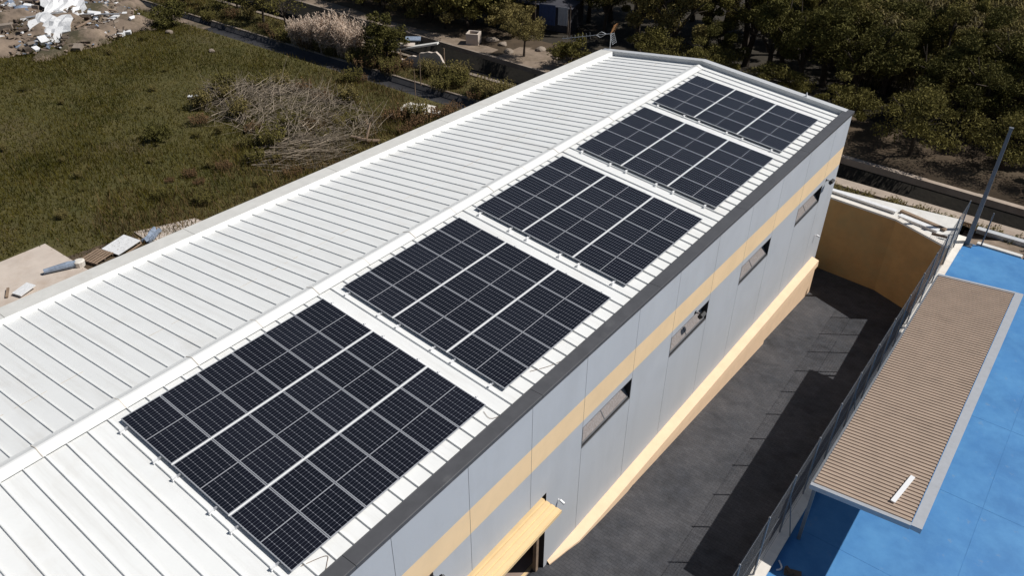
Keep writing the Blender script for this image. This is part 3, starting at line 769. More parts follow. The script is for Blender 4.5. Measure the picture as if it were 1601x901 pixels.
def make_reeds(name, label, cat, h, r, n, m, group=None, seed=1, width=.05):
    rg = np.random.default_rng(seed)
    t = thing(name, label, cat, (0,0,0), 0, group)
    Vs, Fs, k = [], [], 0
    b = MB()
    for i in range(n):
        a = rg.random()*2*pi; q = math.sqrt(rg.random())*r; base = Vector((cos(a)*q, sin(a)*q, 0)); hh = h*(.6+.45*rg.random())
        lean = Vector((rg.normal()*.10+cos(a)*.08, rg.normal()*.10+sin(a)*.08, 0))*hh
        tip = base+lean+Vector((0,0,hh)); mid = base+lean*.35+Vector((0,0,hh*.55))
        b.tube([base,mid,tip],[.018,.015,.008],3,cap=False)
        for j in range(9):
            f = .25+.75*rg.random(); p = base+(tip-base)*f; az = rg.random()*2*pi; L_ = (.45+.5*rg.random())*min(1,h/4)
            d1 = Vector((cos(az)*.6,sin(az)*.6,.75))*L_*.55; d2 = Vector((cos(az),sin(az),-.35))*L_*.55
            w = Vector((-sin(az),cos(az),0))*width*(.7+.6*rg.random())
            Vs += [p-w*.5, p+w*.5, p+d1+w*.5, p+d1-w*.5, p+d1+d2]
            Fs += [(k,k+1,k+2,k+3),(k+3,k+2,k+4,k+4)]; k += 5
    b.build('stems', M['drygrass'] if m == 'drygrass' else M['reed'], t)
    F4 = [f for f in Fs if len(set(f)) == 4]; F3 = [f for f in Fs if len(set(f)) == 3]
    bb = MB(); bb.v = [tuple(v) for v in Vs]; bb.f = F4+[tuple(f[:3]) for f in F3]; bb.mi = [0]*len(bb.f)
    bb.build('leaves', M[m], t)
    return t
def rock(c, s, seed, squash=.7):
    bm = bmesh.new(); bmesh.ops.create_icosphere(bm, subdivisions=2, radius=1); r = random.Random(seed)
    ax = [Vector((r.gauss(0,1),r.gauss(0,1),r.gauss(0,1))).normalized() for _ in range(9)]; cut = [r.uniform(.55,.95) for _ in ax]
    for v in bm.verts:
        for a, k in zip(ax, cut):
            d = v.co.dot(a)
            if d > k: v.co -= a*(d-k)
        v.co *= 1+r.uniform(-.04,.04)
    b = MB(); b.v = [(c[0]+v.co.x*s*1.15, c[1]+v.co.y*s, c[2]+(v.co.z*squash+.25)*s) for v in bm.verts]; b.f = [tuple(v.index for v in f.verts) for f in bm.faces]; b.mi = [0]*len(b.f); bm.free()
    return b
def place(protos, spots, label=None, group=None, zf=lambda x,y:0, sc=(.85,1.2), used={}):
    for i, (x, y) in enumerate(spots):
        p = protos[i % len(protos)] if len(protos) < 4 else random.choice(protos)
        s = random.uniform(*sc); rz = random.uniform(0,6.28)
        if p.name not in used:
            used[p.name] = 1; o = p; o.location = (x,y,zf(x,y)); o.rotation_euler = (0,0,rz); o.scale = (s,s,s*random.uniform(.9,1.1))
        else: o = dup(p, (x,y,zf(x,y)), rz, (s,s,s*random.uniform(.9,1.1)))
        if label: o['label'] = label
        if group: o['group'] = group

WOOD = 'trees of the dense wood beyond the canal'
wl = 'dark bushy tree among many alike in the dense wood beyond the canal'
wood = [make_tree('bushy_tree', wl, 'tree', 6.5, 2.6, 'leafB', 13000, .155, 1.6, 21, WOOD, clumps=19),
        make_tree('bushy_tree', wl, 'tree', 7.5, 2.4, 'leafA', 12500, .155, 2.0, 22, WOOD, flat=1.0, clumps=19),
        make_tree('bushy_tree', wl, 'tree', 6.0, 2.9, 'leafB', 13500, .155, 1.3, 23, WOOD, clumps=21),
        make_tree('bushy_tree', wl, 'tree', 7.0, 2.3, 'leafC', 11000, .165, 1.8, 24, WOOD, flat=1.15, clumps=17)]
random.seed(5)
spots = []
y = 56.0
while y < 71:
    x = -24 + random.uniform(0,2)
    while x < 42:
        px, py = x+random.uniform(-.9,.9), y+random.uniform(-1.1,1.1)
        if not (px < -20 and py < 61) and not (px > -1 and py > 60.5) : spots.append((px,py))
        x += 4.1
    y += 3.9
spots += [(-30.5,62),(-26.5,61.8),(-33,59.5),(-23.6,60),(-35.5,62.5),(-31.5,66),(-27,66.5),(-23,65),(-38.5,61.5),(-42,62)]
place(wood, spots, wl, WOOD, sc=(.95,1.5))
# giant reed thicket behind
rl = 'tall clump of giant reed in the thicket behind the wood'
RG = 'reed clumps behind the wood'
reeds = [make_reeds('reed_clump', rl, 'reeds', 5.5, 2.0, 110, 'reed', RG, 31, .085), make_reeds('reed_clump', rl, 'reeds', 6.2, 1.8, 110, 'leafC', RG, 32, .08),
         make_reeds('reed_clump', rl, 'reeds', 5.0, 2.1, 120, 'leafA', RG, 33, .085)]
sp = []
y = 61.5
while y < 108:
    x = (-.5 if y < 71 else -12)+random.uniform(0,2)
    while x < 45:
        sp.append((x+random.uniform(-.8,.8), y+random.uniform(-1,1))); x += 3.7 if y < 85 else 5.0
    y += 3.6 if y < 85 else 5.5
place(reeds, sp[:250], rl, RG, sc=(.85,1.15))
# orchard row on the far canal bank
orch = [make_tree('orchard_tree', 'x', 'tree', 4.3, 3.1, 'leafA', 8000, .17, 1.5, 41, 'orchard trees on the far canal bank', flat=.6, droop=.8),
        make_tree('orchard_tree', 'x', 'tree', 4.6, 2.6, 'leafA', 7500, .17, 1.5, 42, 'orchard trees on the far canal bank', flat=.7, droop=.8)]
OR = [(7.1,49.6,1.15,'spreading orchard tree with a thick dark trunk facing the ochre wall'), (2.2,50.2,.9,'orchard tree partly hidden by the far right roof corner'),
      (12.4,51.2,.95,'orchard tree with bare twigs just left of the tall pole'), (17.2,50.4,1.0,'orchard tree just right of the tall pole'), (22.5,50.5,1.0,'orchard tree second to the right of the tall pole'),
      (28.0,50.8,1.0,'orchard tree third to the right of the tall pole'), (-3.5,51.5,.85,'orchard tree behind the middle of the far roof gable'), (-9.0,52.0,.9,'orchard tree behind the left half of the far roof gable'), (-14.2,52.5,.95,'orchard tree behind the television aerial')]
for i, (x, y, s, lab) in enumerate(OR):
    p = orch[i % 2]
    if i < 2: o = p; o.location = (x,y,0); o.scale = (s,s,s); o['label'] = lab
    else: o = dup(p, (x,y,0), random.uniform(0,6), s, lab)

# left background trees and bushes
BG = 'bushes beyond the footpath'
bl = 'rounded green bush among those beyond the pale footpath'
bush = [make_tree('green_bush', bl, 'bush', 3.0, 1.9, 'leafC', 5000, .155, .4, 51, BG), make_tree('green_bush', bl, 'bush', 3.6, 2.0, 'leafA', 5000, .155, .5, 52, BG)]
place(bush, [(-46.3,53.0),(-43.1,53.4),(-40.0,53.2),(-37.4,53.4),(-34.6,53.9),(-32.4,54.6),(-49.5,54),(-52.5,53.5),(-41.5,57),(-36.5,57.5),(-45,57.5),(-31.2,57.4),(-50,58.5),(-56,55),(-60,56),(-44.6,51.6),(-41.2,51.5),(-38.4,51.8),(-36,51.4),(-33.6,52.2),(-47.8,51.9),(-34,56),(-38.8,55.2),(-43.6,55.3),(-29.2,53.4)], bl, BG, sc=(1.15,1.75))
def single(tr, loc, s=1): tr.location = loc; tr.scale = (s,s,s); return tr
single(make_tree('round_tree', 'dark dense round tree standing by the canal near the concrete rubble', 'tree', 4.4, 1.95, 'leafB', 6500, .20, .8, 61, clumps=46, flat=.9), (-33.6,41.3,0))
single(make_tree('olive_tree', 'small olive tree with forked trunk on the bare dirt yard', 'tree', 3.6, 2.1, 'leafC', 6000, .13, 1.4, 62), (-25.2,49.6,0))
single(make_tree('bare_tree', 'thin half bare tree left of the pale plume grass', 'tree', 3.9, 2.2, 'leafA', 700, .18, 1.5, 63, nl=8), (-46.6,41.2,0))
single(make_tree('bushy_tree', 'dark leafy tree between ditch and canal left of the half bare tree', 'tree', 4.2, 2.4, 'leafA', 3200, .2, 1.2, 64), (-51.0,41.9,0))
single(make_tree('bushy_tree', 'dark wide tree at the top edge between ditch and canal', 'tree', 3.9, 3.0, 'leafB', 5200, .2, .8, 69), (-56.5,43.0,0))
single(make_tree('bushy_tree', 'dark bush over the far end of the ditch at the top edge', 'tree', 3.4, 2.6, 'leafB', 3200, .22, .6, 65), (-61.5,40.2,0))
single(make_tree('bushy_tree', 'dark bush on the near side of the ditch below the rubble heap corner', 'tree', 2.2, 2.2, 'leafB', 2600, .22, .3, 66), (-57.0,36.0,0))
single(make_tree('green_bush', 'broad leafy bush with pale leaves behind the left parapet near the aerial', 'bush', 2.6, 1.9, 'leafA', 3000, .22, .4, 67), (-20.4,49.9,0), 1.0)
single(make_tree('green_bush', 'dark low bush in the grass left of the brush pile', 'bush', 1.0, 1.3, 'leafB', 1600, .16, .2, 68), (-34.4,19.9,0))
# plume grass
pg = [make_reeds('plume_grass', 'x', 'grass clump', 2.7, 1.0, 210, 'drygrass', 'pale plume grass clumps', 71, .05)]
for i, (x, y, s, lab) in enumerate(((-43.2,39.9,.8,'low pale plume grass clump nearest the half bare tree'),(-41.2,40.0,.95,'pale plume grass clump second from the half bare tree'),(-39.2,40.2,1.15,'tallest pale plume grass clump in the middle of the row'),(-37.2,40.4,1.1,'pale plume grass clump nearest the dark round tree'))):
    if i == 0: o = pg[0]; o.location = (x,y,0); o['label'] = lab; o.scale = (s,s,s)
    else: dup(pg[0], (x,y,0), i*1.3, s, lab)
# weeds
WG = 'weeds by the ditch and the canal'
wlb = 'scrubby weed clump growing between the field edge and the canal'
weed = [make_reeds('weed_clump', wlb, 'weed', 1.2, .8, 60, 'leafA', WG, 81, .07), make_reeds('weed_clump', wlb, 'weed', 1.5, .7, 50, 'leafC', WG, 82, .07), make_reeds('weed_clump', wlb, 'weed', .9, .9, 60, 'russet', WG, 83, .07)]
sp = []
for k in range(78):
    x = random.uniform(-60,-17); y = random.choice((random.uniform(34.6,36.6), random.uniform(39.0,42.3), random.uniform(35.6,36.8)))
    if x > -31: y = random.choice((random.uniform(32.5,36.6), random.uniform(39.0,42.2)))
    sp.append((x,y))
sp = [(x, y) for x, y in sp if not (x < -33 and y < 37.5) and not (-45 < x < -35 and y > 39)]
for k in range(10): sp.append((random.uniform(-47,-34), random.uniform(39.2,39.5)))
sp += [(random.uniform(-36,-12), random.uniform(39.3,42.3)) for k in range(34)]
place(weed, sp, wlb, WG, sc=(.5,1.0))
GT = 'dark tufts in the open field'
place([weed[2],weed[0],weed[1]], [(random.uniform(-29,-19), random.uniform(14,34)) for k in range(36)], 'small scrubby weed in the strip between brush heap and left parapet', 'weeds near the left parapet', sc=(.35,.75))
place(weed[:2], [(random.uniform(-64,-20), random.uniform(9,33)) for k in range(26)], 'low dark green tuft in the open field grass', GT, sc=(.22,.42))
HG = 'low weeds on the bank behind the ochre wall'
hl = 'low weed clump on the bank between the pale apron and the canal kerb'
wz = lambda x, y: .5+(40.2-y)*.48 if y < 40.2 else .3
place(weed, [(x+random.uniform(-.3,.3), random.uniform(36.9,41.0)) for x in np.arange(4.6,30,.33)], hl, HG, zf=wz, sc=(.32,.62))

# ------------------------------------------------------------------ field grass (uncountable)
def inside(x, y):
    if x > xl(y)-.9 and y < 33: return False
    if yd1(x)+.2 < y < yc0(x)-.45: return True
    if y > yd0(x)-.1: return False
    if x > -27.2 and y < 8.9 and x < -8: return False
    return True
n = 380000
X = -78+rng.random(n)*70; Yg = -2+rng.random(n)*45.4
dens = .55+.45*np.sin(.5*X+1)*np.sin(.43*Yg+2)
keep = np.array([inside(a+.5*u*abs(u),c+.5*v*abs(v)) for a, c, u, v in zip(X,Yg,rng.uniform(-1,1,n),rng.uniform(-1,1,n))]) & (rng.random(n) < .45+.55*dens)
qq = ((X+67.5)/11)**2+((Yg-28)/9)**2; rub = (qq < .9) & (rng.random(n) < 1.02-.25*qq+.35*np.sin(X*.9)*np.sin(Yg*.8))
keep &= ~rub
X, Yg = X[keep], Yg[keep]; n = len(X)
Zg = np.array([fieldz(a,c) if c < 36.5 else 0 for a, c in zip(X,Yg)]) + np.maximum(0, 1-((X+67.5)/11)**2-((Yg-28)/9)**2)*1.25
big = .5+.5*np.sin(.21*X+.7*np.sin(.3*Yg))*np.sin(.26*Yg+1.1)
def blades(X, Y, Z, h, w, name, m, label):
    n = len(X); az = rng.random(n)*2*pi; ln = .25+.5*rng.random(n); az2 = rng.random(n)*2*pi
    d = np.stack([np.cos(az),np.sin(az)],1)*w[:,None]
    t = np.stack([np.cos(az2),np.sin(az2)],1)*(h*ln)[:,None]
    a = np.stack([X-d[:,0],Y-d[:,1],Z-.03],1); b_ = np.stack([X+d[:,0],Y+d[:,1],Z-.03],1); c = np.stack([X+t[:,0],Y+t[:,1],Z+h],1)
    o = npmesh(name, np.stack([a,b_,c],1).reshape(-1,3), np.arange(3*n).reshape(n,3), m)
    return tag(o, label, 'grass', kind='stuff')
dry = (rng.random(n) < .04) | ((Yg > 38.9) & (rng.random(n) < .35)) | ((rng.random(n) < .5) & ((Yg > 33.5-.1*(X+40)) & (X > -36) & (Yg > 30)))| ((rng.random(n) < .5) & (X > xl(Yg)-14-6*rng.random(n)) & (Yg > 11) & (Yg < 26) & (X < -17))
strip_ = (X > -27.5+2*np.sin(.8*Yg)) & (Yg > 10.5) & (Yg < 36)
hh = (.10+.22*rng.random(n))*(.6+.8*big)*np.where(strip_, 1.9, 1)
dry |= strip_ & (rng.random(n) < .34+.3*np.sin(X*1.1)*np.sin(Yg*.7+1))
blades(X[~dry],Yg[~dry],Zg[~dry],hh[~dry],.014+.022*rng.random((~dry).sum()),'field_grass',M['grass'],'dense rough green grass covering the open field')
blades(X[dry],Yg[dry],Zg[dry],hh[dry]*1.1,.012+.02*rng.random(dry.sum()),'dry_field_grass',M['drytuft'],'scattered straw coloured dry grass in the field')

# ------------------------------------------------------------------ brush piles
def branches(n, cx, cy, ax, ay, hz, az0, spread, L0, L1, r0, r1, seed, flat=0):
    rd = random.Random(seed); b = MB()
    for i in range(n):
        a = rd.uniform(0,2*pi); q = math.sqrt(rd.random()); x = cx+cos(a)*q*ax; y = cy+sin(a)*q*ay
        z = hz*(1-q*q)*rd.uniform(.45,1)+.06
        az = az0+rd.gauss(0,spread); L_ = rd.uniform(L0,L1); el = rd.gauss(.02,.16)*(1-flat)
        p = Vector((x,y,z)); d = Vector((cos(az)*cos(el),sin(az)*cos(el),sin(el))); pts = [p-d*L_/2]; cur = d.copy(); rad = rd.uniform(r0,r1)
        for s in range(4):
            cur = (cur+Vector((rd.gauss(0,.2),rd.gauss(0,.2),rd.gauss(0,.14)))*(1-.6*flat)).normalized(); pts.append(pts[-1]+cur*L_/4)
        for k in range(len(pts)): pts[k].z = max(pts[k].z, .03)
        b.tube(pts, [rad,rad*.9,rad*.75,rad*.5,rad*.25], 4, cap=False)
        if rd.random() < .6:
            e = pts[2]+Vector((rd.gauss(0,1),rd.gauss(0,1),rd.uniform(0,.6))).normalized()*L_*.35; b.tube([pts[2],e],[rad*.5,rad*.2],3,cap=False)
    return b
tag(branches(1050,-31.6,28.8,8.8,4.4,1.15,R(150),.75,1.0,3.8,.008,.032,3).build('brush_pile', M['twig']), 'wide heap of bare tangled grey brown branches in the field', 'brush pile')
tag(branches(230,-24.6,25.6,2.7,3.2,.6,R(48),.22,1.6,4.2,.01,.04,4,.6).build('brush_pile', M['twig']), 'smaller stack of straight dry branches beside the left parapet', 'brush pile')
b = MB(); 
b.tube([(-22.6,28.4,.3),(-21.6,29.3,.25)],[.16,.12],8); b.tube([(-23.6,28.0,.5),(-22.5,28.5,.3)],[.10,.14],7); b.tube([(-22.7,28.5,.3),(-22.9,29.2,1.3),(-22.7,29.4,1.7)],[.09,.06,.03],6); b.tube([(-22.8,28.9,.9),(-23.4,29.3,1.4)],[.05,.02],5)
tag(b.build('log', M['wood']), 'forked pale log at the right end of the brush heap', 'log')
place(weed, [(-37,30.5),(-35.3,31.5),(-33.8,32.2),(-38.6,28.6),(-36.5,27.2),(-31,31.6),(-29,27),(-33.2,26.0),(-30.4,24.9),(-27.6,24.4),(-36.8,25.2),(-34.6,23.6)], 'green weed clump growing through the brush heap', 'weeds in the brush heap', sc=(.7,1.1))
# pale litter near the brush
for k, (x, y, lab) in enumerate(((-55.0,34.2,'pale stone standing alone in the grass near the ditch'),(-47.2,33.4,'pale stone at the grass edge above the brush heap'))):
    tag(rock((x,y,0),.36,k+3).build('stone', M['conc']), lab, 'stone')
b = MB(); b.obox((-38.9,25.9,.3),(.75,.28,.05),Matrix.Rotation(R(35),3,'Z') @ Matrix.Rotation(R(12),3,'X')); b.obox((-38.7,26.0,.36),(.35,.25,.03),R(60))
tag(b.build('scrap', M['bag']), 'small white scrap at the left end of the brush heap', 'scrap')

# ------------------------------------------------------------------ rubble heap top left
rd = random.Random(9); nx_, ny_ = 46, 40; V = []; F = []
for j in range(ny_):
    for i in range(nx_):
        x = -80+26*i/(nx_-1); y = 18+20*j/(ny_-1); q = ((x+67.5)/11)**2+((y-28)/9)**2
        q += .22*sin(x*1.3+y*.4)+.18*sin(y*1.1-x*.3); z = max(0,1-q)*1.1 + (.55*rd.random()*min(1,(1-q)*4) if q < 1 else 0) - (.12 if q > 1 else 0)
        V.append((x,y,z))
for j in range(ny_-1):
    for i in range(nx_-1): F.append((j*nx_+i,j*nx_+i+1,(j+1)*nx_+i+1,(j+1)*nx_+i))
tag(npmesh('rubble_heap', np.array(V), np.array(F), M['rubble']), 'broad heap of brown earth and rubble at the field corner', 'rubble', kind='stuff')
def hz(x, y): return max(0,1-((x+67.5)/11)**2-((y-28)/9)**2)*1.25+.12
b = MB()
for k in range(1500):
    a = rd.uniform(0,2*pi); q = math.sqrt(rd.random()); x, y = -67+10.5*q*cos(a), 28+8.5*q*sin(a); s = rd.uniform(.08,.34) if k % 7 else rd.uniform(.35,.8)
    b.obox((x,y,hz(x,y)+rd.uniform(0,.2)),(s,s*rd.uniform(.5,1.6),s*rd.uniform(.2,.6)),Matrix.Rotation(rd.uniform(0,3),3,'Z') @ Matrix.Rotation(rd.gauss(0,.4),3,'X'), rd.choice((0,0,0,0,0,0,0,1,2,3,3,4,4,1)))
tag(b.build('rubble_fragments', [M['debris'], M['bag'], M['greyblue'], M['darkwood'], M['conc']]), 'countless small broken fragments strewn over the rubble heap', 'rubble', kind='stuff')
def slab(x, y, z, sx, sy, th, rz, tilt, m, name, lab, cat, crumple=.0):
    Mt = Matrix.Rotation(R(rz),3,'Z') @ Matrix.Rotation(R(tilt),3,'X'); b = MB(); r2 = random.Random(int(abs(x*100)))
    n1 = 9 if crumple > .1 else 6; g_ = []
    for i in range(n1):
        for j in range(n1):
            u, v = i/(n1-1)-.5, j/(n1-1)-.5; g_.append(Vector((x,y,z))+Mt@Vector((u*sx*(1+.16*r2.uniform(-1,1)*(crumple > 0)), v*sy*(1+.16*r2.uniform(-1,1)*(crumple > 0)), r2.uniform(-1,1)*crumple)))
    top = len(b.v); b.v += [tuple(p) for p in g_]; b.v += [tuple(p-Mt@Vector((0,0,th))) for p in g_]; N2 = n1*n1
    for i in range(n1-1):
        for j in range(n1-1):
            a = i*n1+j; b.f.append((a,a+n1,a+n1+1,a+1)); b.mi.append(0); b.f.append((N2+a,N2+a+1,N2+a+n1+1,N2+a+n1)); b.mi.append(0)
    ring = [i*n1 for i in range(n1)]+[(n1-1)*n1+j for j in range(1,n1)]+[i*n1+n1-1 for i in range(n1-2,-1,-1)]+[j for j in range(n1-2,0,-1)]
    for p, q in zip(ring, ring[1:]+ring[:1]): b.f.append((p,N2+p,N2+q,q)[::-1]); b.mi.append(0)
    return tag(b.build(name, m), lab, cat)
slab(-61.3,26.2,1.1,3.6,3.4,.08,35,30,M['bag'],'white_sheet','large white crumpled sheet at the front of the rubble heap','sheet',.16)
slab(-65.6,30.2,1.9,3.6,4.8,.08,60,24,M['bag'],'white_sheet','large white sheet draped over the middle of the rubble heap','sheet',.25)
slab(-63.6,27.3,1.3,.8,2.2,.06,55,20,M['bag'],'white_board','narrow white board leaning between the two large white sheets','board',.02)
slab(-72.4,31.4,1.6,2.6,3.4,.07,30,30,M['coping_beige'],'grey_panel','big light grey panel lying at the back of the rubble heap','panel',.02)
slab(-71.0,28.4,1.3,.8,.9,.35,25,10,M['bag'],'white_box','small white box left of the white sheets on the rubble heap','box')
slab(-70.3,26.0,1.1,1.8,.8,.4,40,5,M['conc'],'concrete_block','pale concrete block at the left edge of the rubble heap','block')
slab(-69.3,33.3,1.2,1.5,1.4,.3,20,20,M['greyblue'],'plastic_crate','grey blue plastic piece at the back of the rubble heap','crate',.05)
slab(-65.3,33.2,1.0,1.8,1.0,.2,10,15,M['greyblue'],'plastic_sheet','grey blue plastic sheet at the right back of the rubble heap','sheet',.12)
slab(-60.6,23.9,.6,.9,1.7,.25,-20,8,M['greyblue'],'plastic_roll','grey blue roll lying left of the front white sheet','roll',.05)
b = MB(); b.lathe((-67.9,27.2,.7),[(.3,0),(.75,.25),(.8,.7),(.5,1.05),(.15,1.15)],10); tag(b.build('plastic_bag', M['greyblue'], smooth=True), 'round grey white plastic bag left of the white sheets','bag')
b = MB(); b.lathe((-70.0,29.6,1.2),[(.2,0),(.28,.1),(.28,.42),(.2,.46)],12); tag(b.build('bucket', M['bluefab'], smooth=False), 'small blue bucket behind the white box on the rubble heap','bucket')
for k, (x, y, rz, L_) in enumerate(((-61.8,31.6,40,3.4),(-63.0,33.0,10,2.6),(-64.2,27.6,75,3.2),(-60.2,29.0,120,2.2))):
    slab(x,y,hz(x,y)+.35,L_,.18,.08,rz,6,M['wood' if k % 2 else 'alu'],'plank', ['pale metal batten on the right slope of the rubble heap','brown plank at the back right of the rubble heap','pale metal batten beside the narrow white board','brown plank at the right foot of the rubble heap'][k],'plank')

slab(-24.0,34.9,.22,2.2,1.5,.10,12,5,M['cream'],'concrete_fragment','pale flat slab lying in weeds between the brush heap and the ditch','slab',.03)
slab(-22.6,35.3,.18,.9,.6,.10,30,4,M['cream'],'concrete_fragment','small pale slab fragment right of the pale flat slab in the weeds','slab',.03)

# ------------------------------------------------------------------ beside the left wall: pad and litter
b = MB()
b.hexa([(-27.0,-6,-.2),(-8.2,-6,-.2),(-8.2,8.9,-.2),(-26.9,8.5,-.2),(-27.0,-6,.1),(-8.2,-6,.1),(-8.2,8.9,.1),(-26.9,8.5,.1)])
struct(b.build('concrete_pad', M['pad']))
b = MB(); b.hexa([(-24.3,12.2,-.2),(-8,11.4,-.2),(-8,18,-.2),(-23.0,15.2,-.2),(-24.3,12.2,.07),(-8,11.4,.07),(-8,18,.07),(-23.0,15.2,.07)]); struct(b.build('concrete_pad', M['pad']))
b = MB(); b.hexa([(-24.8,8.6,-.2),(-8,8.92,-.2),(-8,11.38,-.2),(-24.2,12.1,-.2),(-24.8,8.6,.02),(-8,8.92,.02),(-8,11.38,.02),(-24.2,12.1,.02)]); struct(b.build('dirt_patch', M['soil']))
b = MB(); b.tube([(-23.9,7.0,.27),(-23.45,8.1,.3),(-23.3,8.4,.3)],[.13,.2,.16],9); tag(b.build('tarpaulin_roll', M['greyblue']), 'grey blue rolled tarpaulin on the edge of the beige pad', 'tarpaulin')
b = MB(); b.lathe((-23.25,8.55,.1),[(.24,0),(.28,.3),(.2,.34),(.18,.34)],12); tag(b.build('bucket', M['cream']), 'cream bucket between the rolled tarpaulin and the pallet', 'bucket')
t = thing('pallet', 'dark wooden pallet leaning beside the left wall between bucket and white sheet', 'pallet', (-23.3,9.5,.1), R(15))
for k in range(6):
    b = MB(); b.box(-.55+.2*k,-.43+.2*k,-.6,.6,.10,.125); b.build('slat', M['wood'], t)
for k in range(3):
    b = MB(); b.box(-.55,.57,-.58+.53*k,-.48+.53*k,0,.10); b.build('bearer', M['darkwood'], t)
slab(-23.3,10.9,.25,1.3,1.5,.04,10,4,M['bag'],'white_sheet','flat pale board lying right of the wooden pallet','board')
b = MB(); b.tube([(-22.2,10.2,.12),(-22.5,10.9,.12),(-22.7,11.7,.14),(-23.3,11.9,.16)],.05,6); tag(b.build('pipe', M['wood']), 'thin brown bent pipe in front of the pale board', 'pipe')
slab(-22.9,12.5,.3,.5,1.1,.18,25,6,M['greyblue'],'plastic_bag','small blue plastic bag at the corner of the far beige pad','bag',.08)
slab(-23.1,5.6,.3,.6,.9,.06,15,5,M['bag'],'white_board','small white board lying on the near beige pad','board')
slab(-23.6,5.0,.22,.12,.8,.06,60,3,M['wood'],'stick','short brown stick beside the small white board','stick')

# ------------------------------------------------------------------ middle distance: concrete ruin, planter, shed
b = MB(); rr_ = random.Random(4); P0 = Vector((-32.3,41.2)); P1 = Vector((-28.2,42.6)); dd = (P1-P0)/12; nn = Vector((-dd.y,dd.x)).normalized()*.3
tops = [.35,.55,.5,.8,.95,.9,1.25,1.3,1.42,1.38,1.5,1.2,.5]
for k in range(12):
    a, c = P0+dd*k, P0+dd*(k+1); sk_ = .35 if k < 6 else .12
    b.hexa([(a.x+nn.x*-sk_*2,a.y+nn.y*-sk_*2,-.1),(c.x+nn.x*-sk_*2,c.y+nn.y*-sk_*2,-.1),(c.x+nn.x,c.y+nn.y,-.1),(a.x+nn.x,a.y+nn.y,-.1),(a.x,a.y,tops[k]),(c.x,c.y,tops[k+1]),(c.x+nn.x,c.y+nn.y,tops[k+1]-.03),(a.x+nn.x,a.y+nn.y,tops[k]-.03)])
tag(b.build('concrete_ruin', M['pad']), 'broken pale concrete wall piece overgrown beside the canal', 'ruin')
b = MB(); b.obox((-31.2,42.6,1.45),(3.9,.45,.14),Matrix.Rotation(R(22),3,'Z') @ Matrix.Rotation(R(-13),3,'Y'))
tag(b.build('concrete_beam', M['whiteconc'], bevel=.01), 'long pale beam propped over the broken concrete by the round tree', 'beam')
slab(-32.4,43.4,1.7,1.3,.7,.1,38,10,M['greyblue'],'metal_sheet','small blue grey sheet behind the pale beam by the round tree','sheet')
slab(-32.2,42.3,1.5,1.5,.6,.1,38,8,M['pad'],'concrete_fragment','small beige slab between the round tree and the pale beam','slab')
for x, y, h in ((-31.6,41.0,1.5),(-28.6,43.1,1.7)):
    b = MB(); b.tube([(x,y,0),(x,y,h)],.05,6); tag(b.build('stake', M['wood']), 'thin stake under the '+('left' if x < -30 else 'right')+' end of the pale beam', 'stake')
for x, y, h, lab in ((-27.4,38.9,2.6,'tall thin wooden stake standing in weeds by the ditch'),(-25.6,36.4,2.4,'thin dry stake in weeds nearer the roof')):
    b = MB(); b.tube([(x,y,0),(x+.05,y,h)],[.04,.025],6); tag(b.build('stake', M['wood']), lab, 'stake')
t = thing('planter', 'small square concrete basin beside the footpath below the bushes', 'planter', (-30.9,49.6,0), R(25))
for k in range(4):
    b = MB(); b.obox((.5*cos(k*pi/2),.5*sin(k*pi/2),.5),(.14,1.14 if k % 2 == 0 else .86,1.0),k*pi/2 if k % 2 == 0 else k*pi/2); b.build('wall', M['pad'], t)
b = MB(); b.box(-.43,.43,-.43,.43,0,.8); b.build('soil', M['soil'], t)
for k, (x, y, s, lab) in enumerate(((-30.0,51.2,.6,'largest boulder behind the concrete basin'),(-28.6,50.9,.45,'middle boulder right of the largest boulder'),(-26.9,49.6,.45,'small boulder left of the olive tree'),(-25.0,51.8,.5,'boulder behind the olive tree'),(-22.6,50.9,.4,'pale stone at the right side of the dirt yard'))):
    tag(rock((x,y,-.05),s,k+20,.65).build('boulder', M['conc']), lab, 'boulder')
t = thing('shed', 'dark shaded timber shed under the trees beyond the dirt yard', 'shed', (-28.6,58.5,0), R(12))
b = MB(); b.box(-3,2.6,-1.6,1.6,0,2.3); b.build('wall', M['shed'], t)
b = MB(); b.hexa([(-3.3,-2.1,2.32),(2.9,-2.1,2.32),(2.9,1.9,2.7),(-3.3,1.9,2.7),(-3.3,-2.1,2.40),(2.9,-2.1,2.40),(2.9,1.9,2.78),(-3.3,1.9,2.78)]); b.build('roof', M['shed'], t)
b = MB(); b.box(-1.9,-1.0,-1.64,-1.602,0,1.95); b.build('door', M['darkwood'], t)
for x in (-2.9,2.5):
    b = MB(); b.box(x-.06,x+.06,-2.05,-1.93,0,2.33); b.build('post', M['darkwood'], t)
def hanging(x, y, z0, z1, w, rz, m, lab):
    b = MB(); n = 10
    for i in range(n):
        a, c = -w/2+w*i/n, -w/2+w*(i+1)/n; da, dc = .05*sin(i*1.7), .05*sin((i+1)*1.7); M_ = Matrix.Rotation(R(rz),3,'Z'); o = Vector((x,y,0))
        q = [o+M_@Vector(p) for p in ((a,da,z0),(c,dc,z0),(c,dc*.3,z1),(a,da*.3,z1),(a,da+.015,z0),(c,dc+.015,z0),(c,dc*.3+.015,z1),(a,da*.3+.015,z1))]
        b.hexa([q[0],q[1],q[5],q[4],q[3],q[2],q[6],q[7]])
    tag(b.build('hanging_cloth', m), lab, 'cloth')
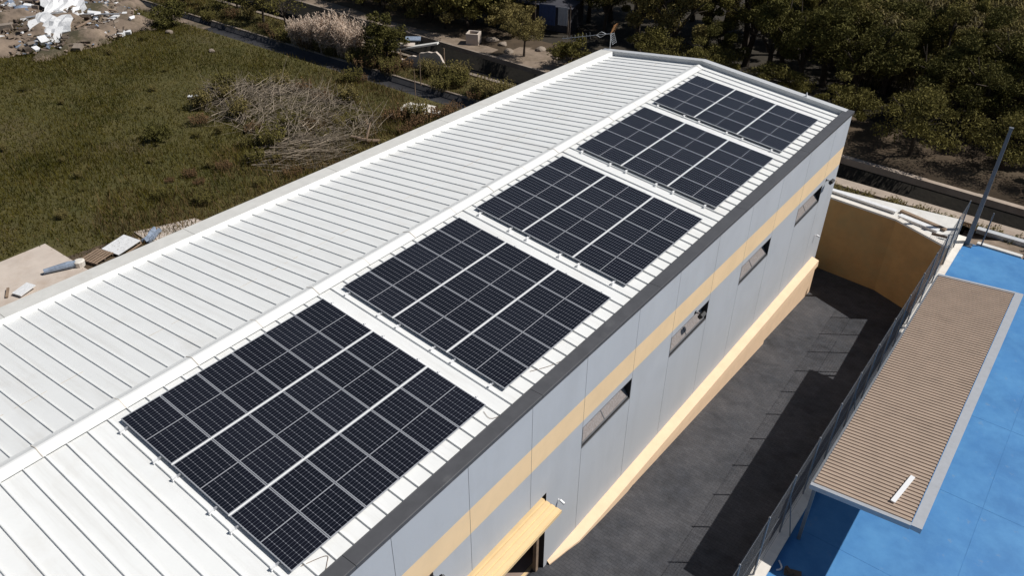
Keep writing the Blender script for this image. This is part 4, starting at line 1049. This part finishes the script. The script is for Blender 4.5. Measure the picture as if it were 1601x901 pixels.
hanging(-27.3,55.9,.9,2.75,1.6,15,M['bluefab'],'blue cloth hanging by the dark shed')
hanging(-25.8,56.3,1.0,2.65,.95,15,M['strap'],'pale grey cloth hanging right of the blue cloth')
b = MB(); b.tube([(-28.4,55.55,2.75),(-25.1,56.45,2.72)],.012,5); tag(b.build('clothes_line', M['fence']), 'thin line carrying the hanging cloths by the shed', 'line')
for x, y, e in ((-28.4,55.55,'left'),(-25.1,56.45,'right')):
    b = MB(); b.tube([(x,y,0),(x,y,2.85)],.05,6); tag(b.build('line_post', M['darkwood']), f'wooden post at the {e} end of the clothes line', 'post')

# ------------------------------------------------------------------ light, sky, camera
sun = bpy.data.lights.new('sun', 'SUN'); sun.energy = 5.0; sun.angle = R(.53); sun.color = (1,.97,.925)
so = bpy.data.objects.new('sun', sun); C.objects.link(so)
EL, AZ = 50.5, 51.0                       # azimuth from +Y towards +X
dv = Vector((cos(R(EL))*sin(R(AZ)), cos(R(EL))*cos(R(AZ)), sin(R(EL))))
so.rotation_euler = dv.to_track_quat('Z', 'Y').to_euler(); so.location = (30,30,40)
w = bpy.data.worlds.new('World'); S.world = w; w.use_nodes = True
bg = w.node_tree.nodes['Background']; sk = w.node_tree.nodes.new('ShaderNodeTexSky'); sk.sky_type = 'NISHITA'; sk.sun_disc = False
sk.sun_elevation = R(EL); sk.sun_rotation = R(AZ); sk.air_density = 1; sk.dust_density = .6
w.node_tree.links.new(sk.outputs[0], bg.inputs[0]); bg.inputs[1].default_value = .05
cam = bpy.data.cameras.new('camera'); co = bpy.data.objects.new('camera', cam); C.objects.link(co); S.camera = co
cam.sensor_width = 36; cam.lens = 36*1247.658/1601; cam.clip_end = 2000; cam.clip_start = .1
co.location = (15.97438, -5.29125, 13.57841+ZB); co.rotation_euler = (R(55.2025), R(-.22296), R(37.80845))
S.view_settings.view_transform = 'Standard'; S.view_settings.look = 'None'; S.view_settings.exposure = -.2; S.view_settings.gamma = 1
S.cycles.use_denoising = True; S.cycles.max_bounces = 6; S.cycles.diffuse_bounces = 3
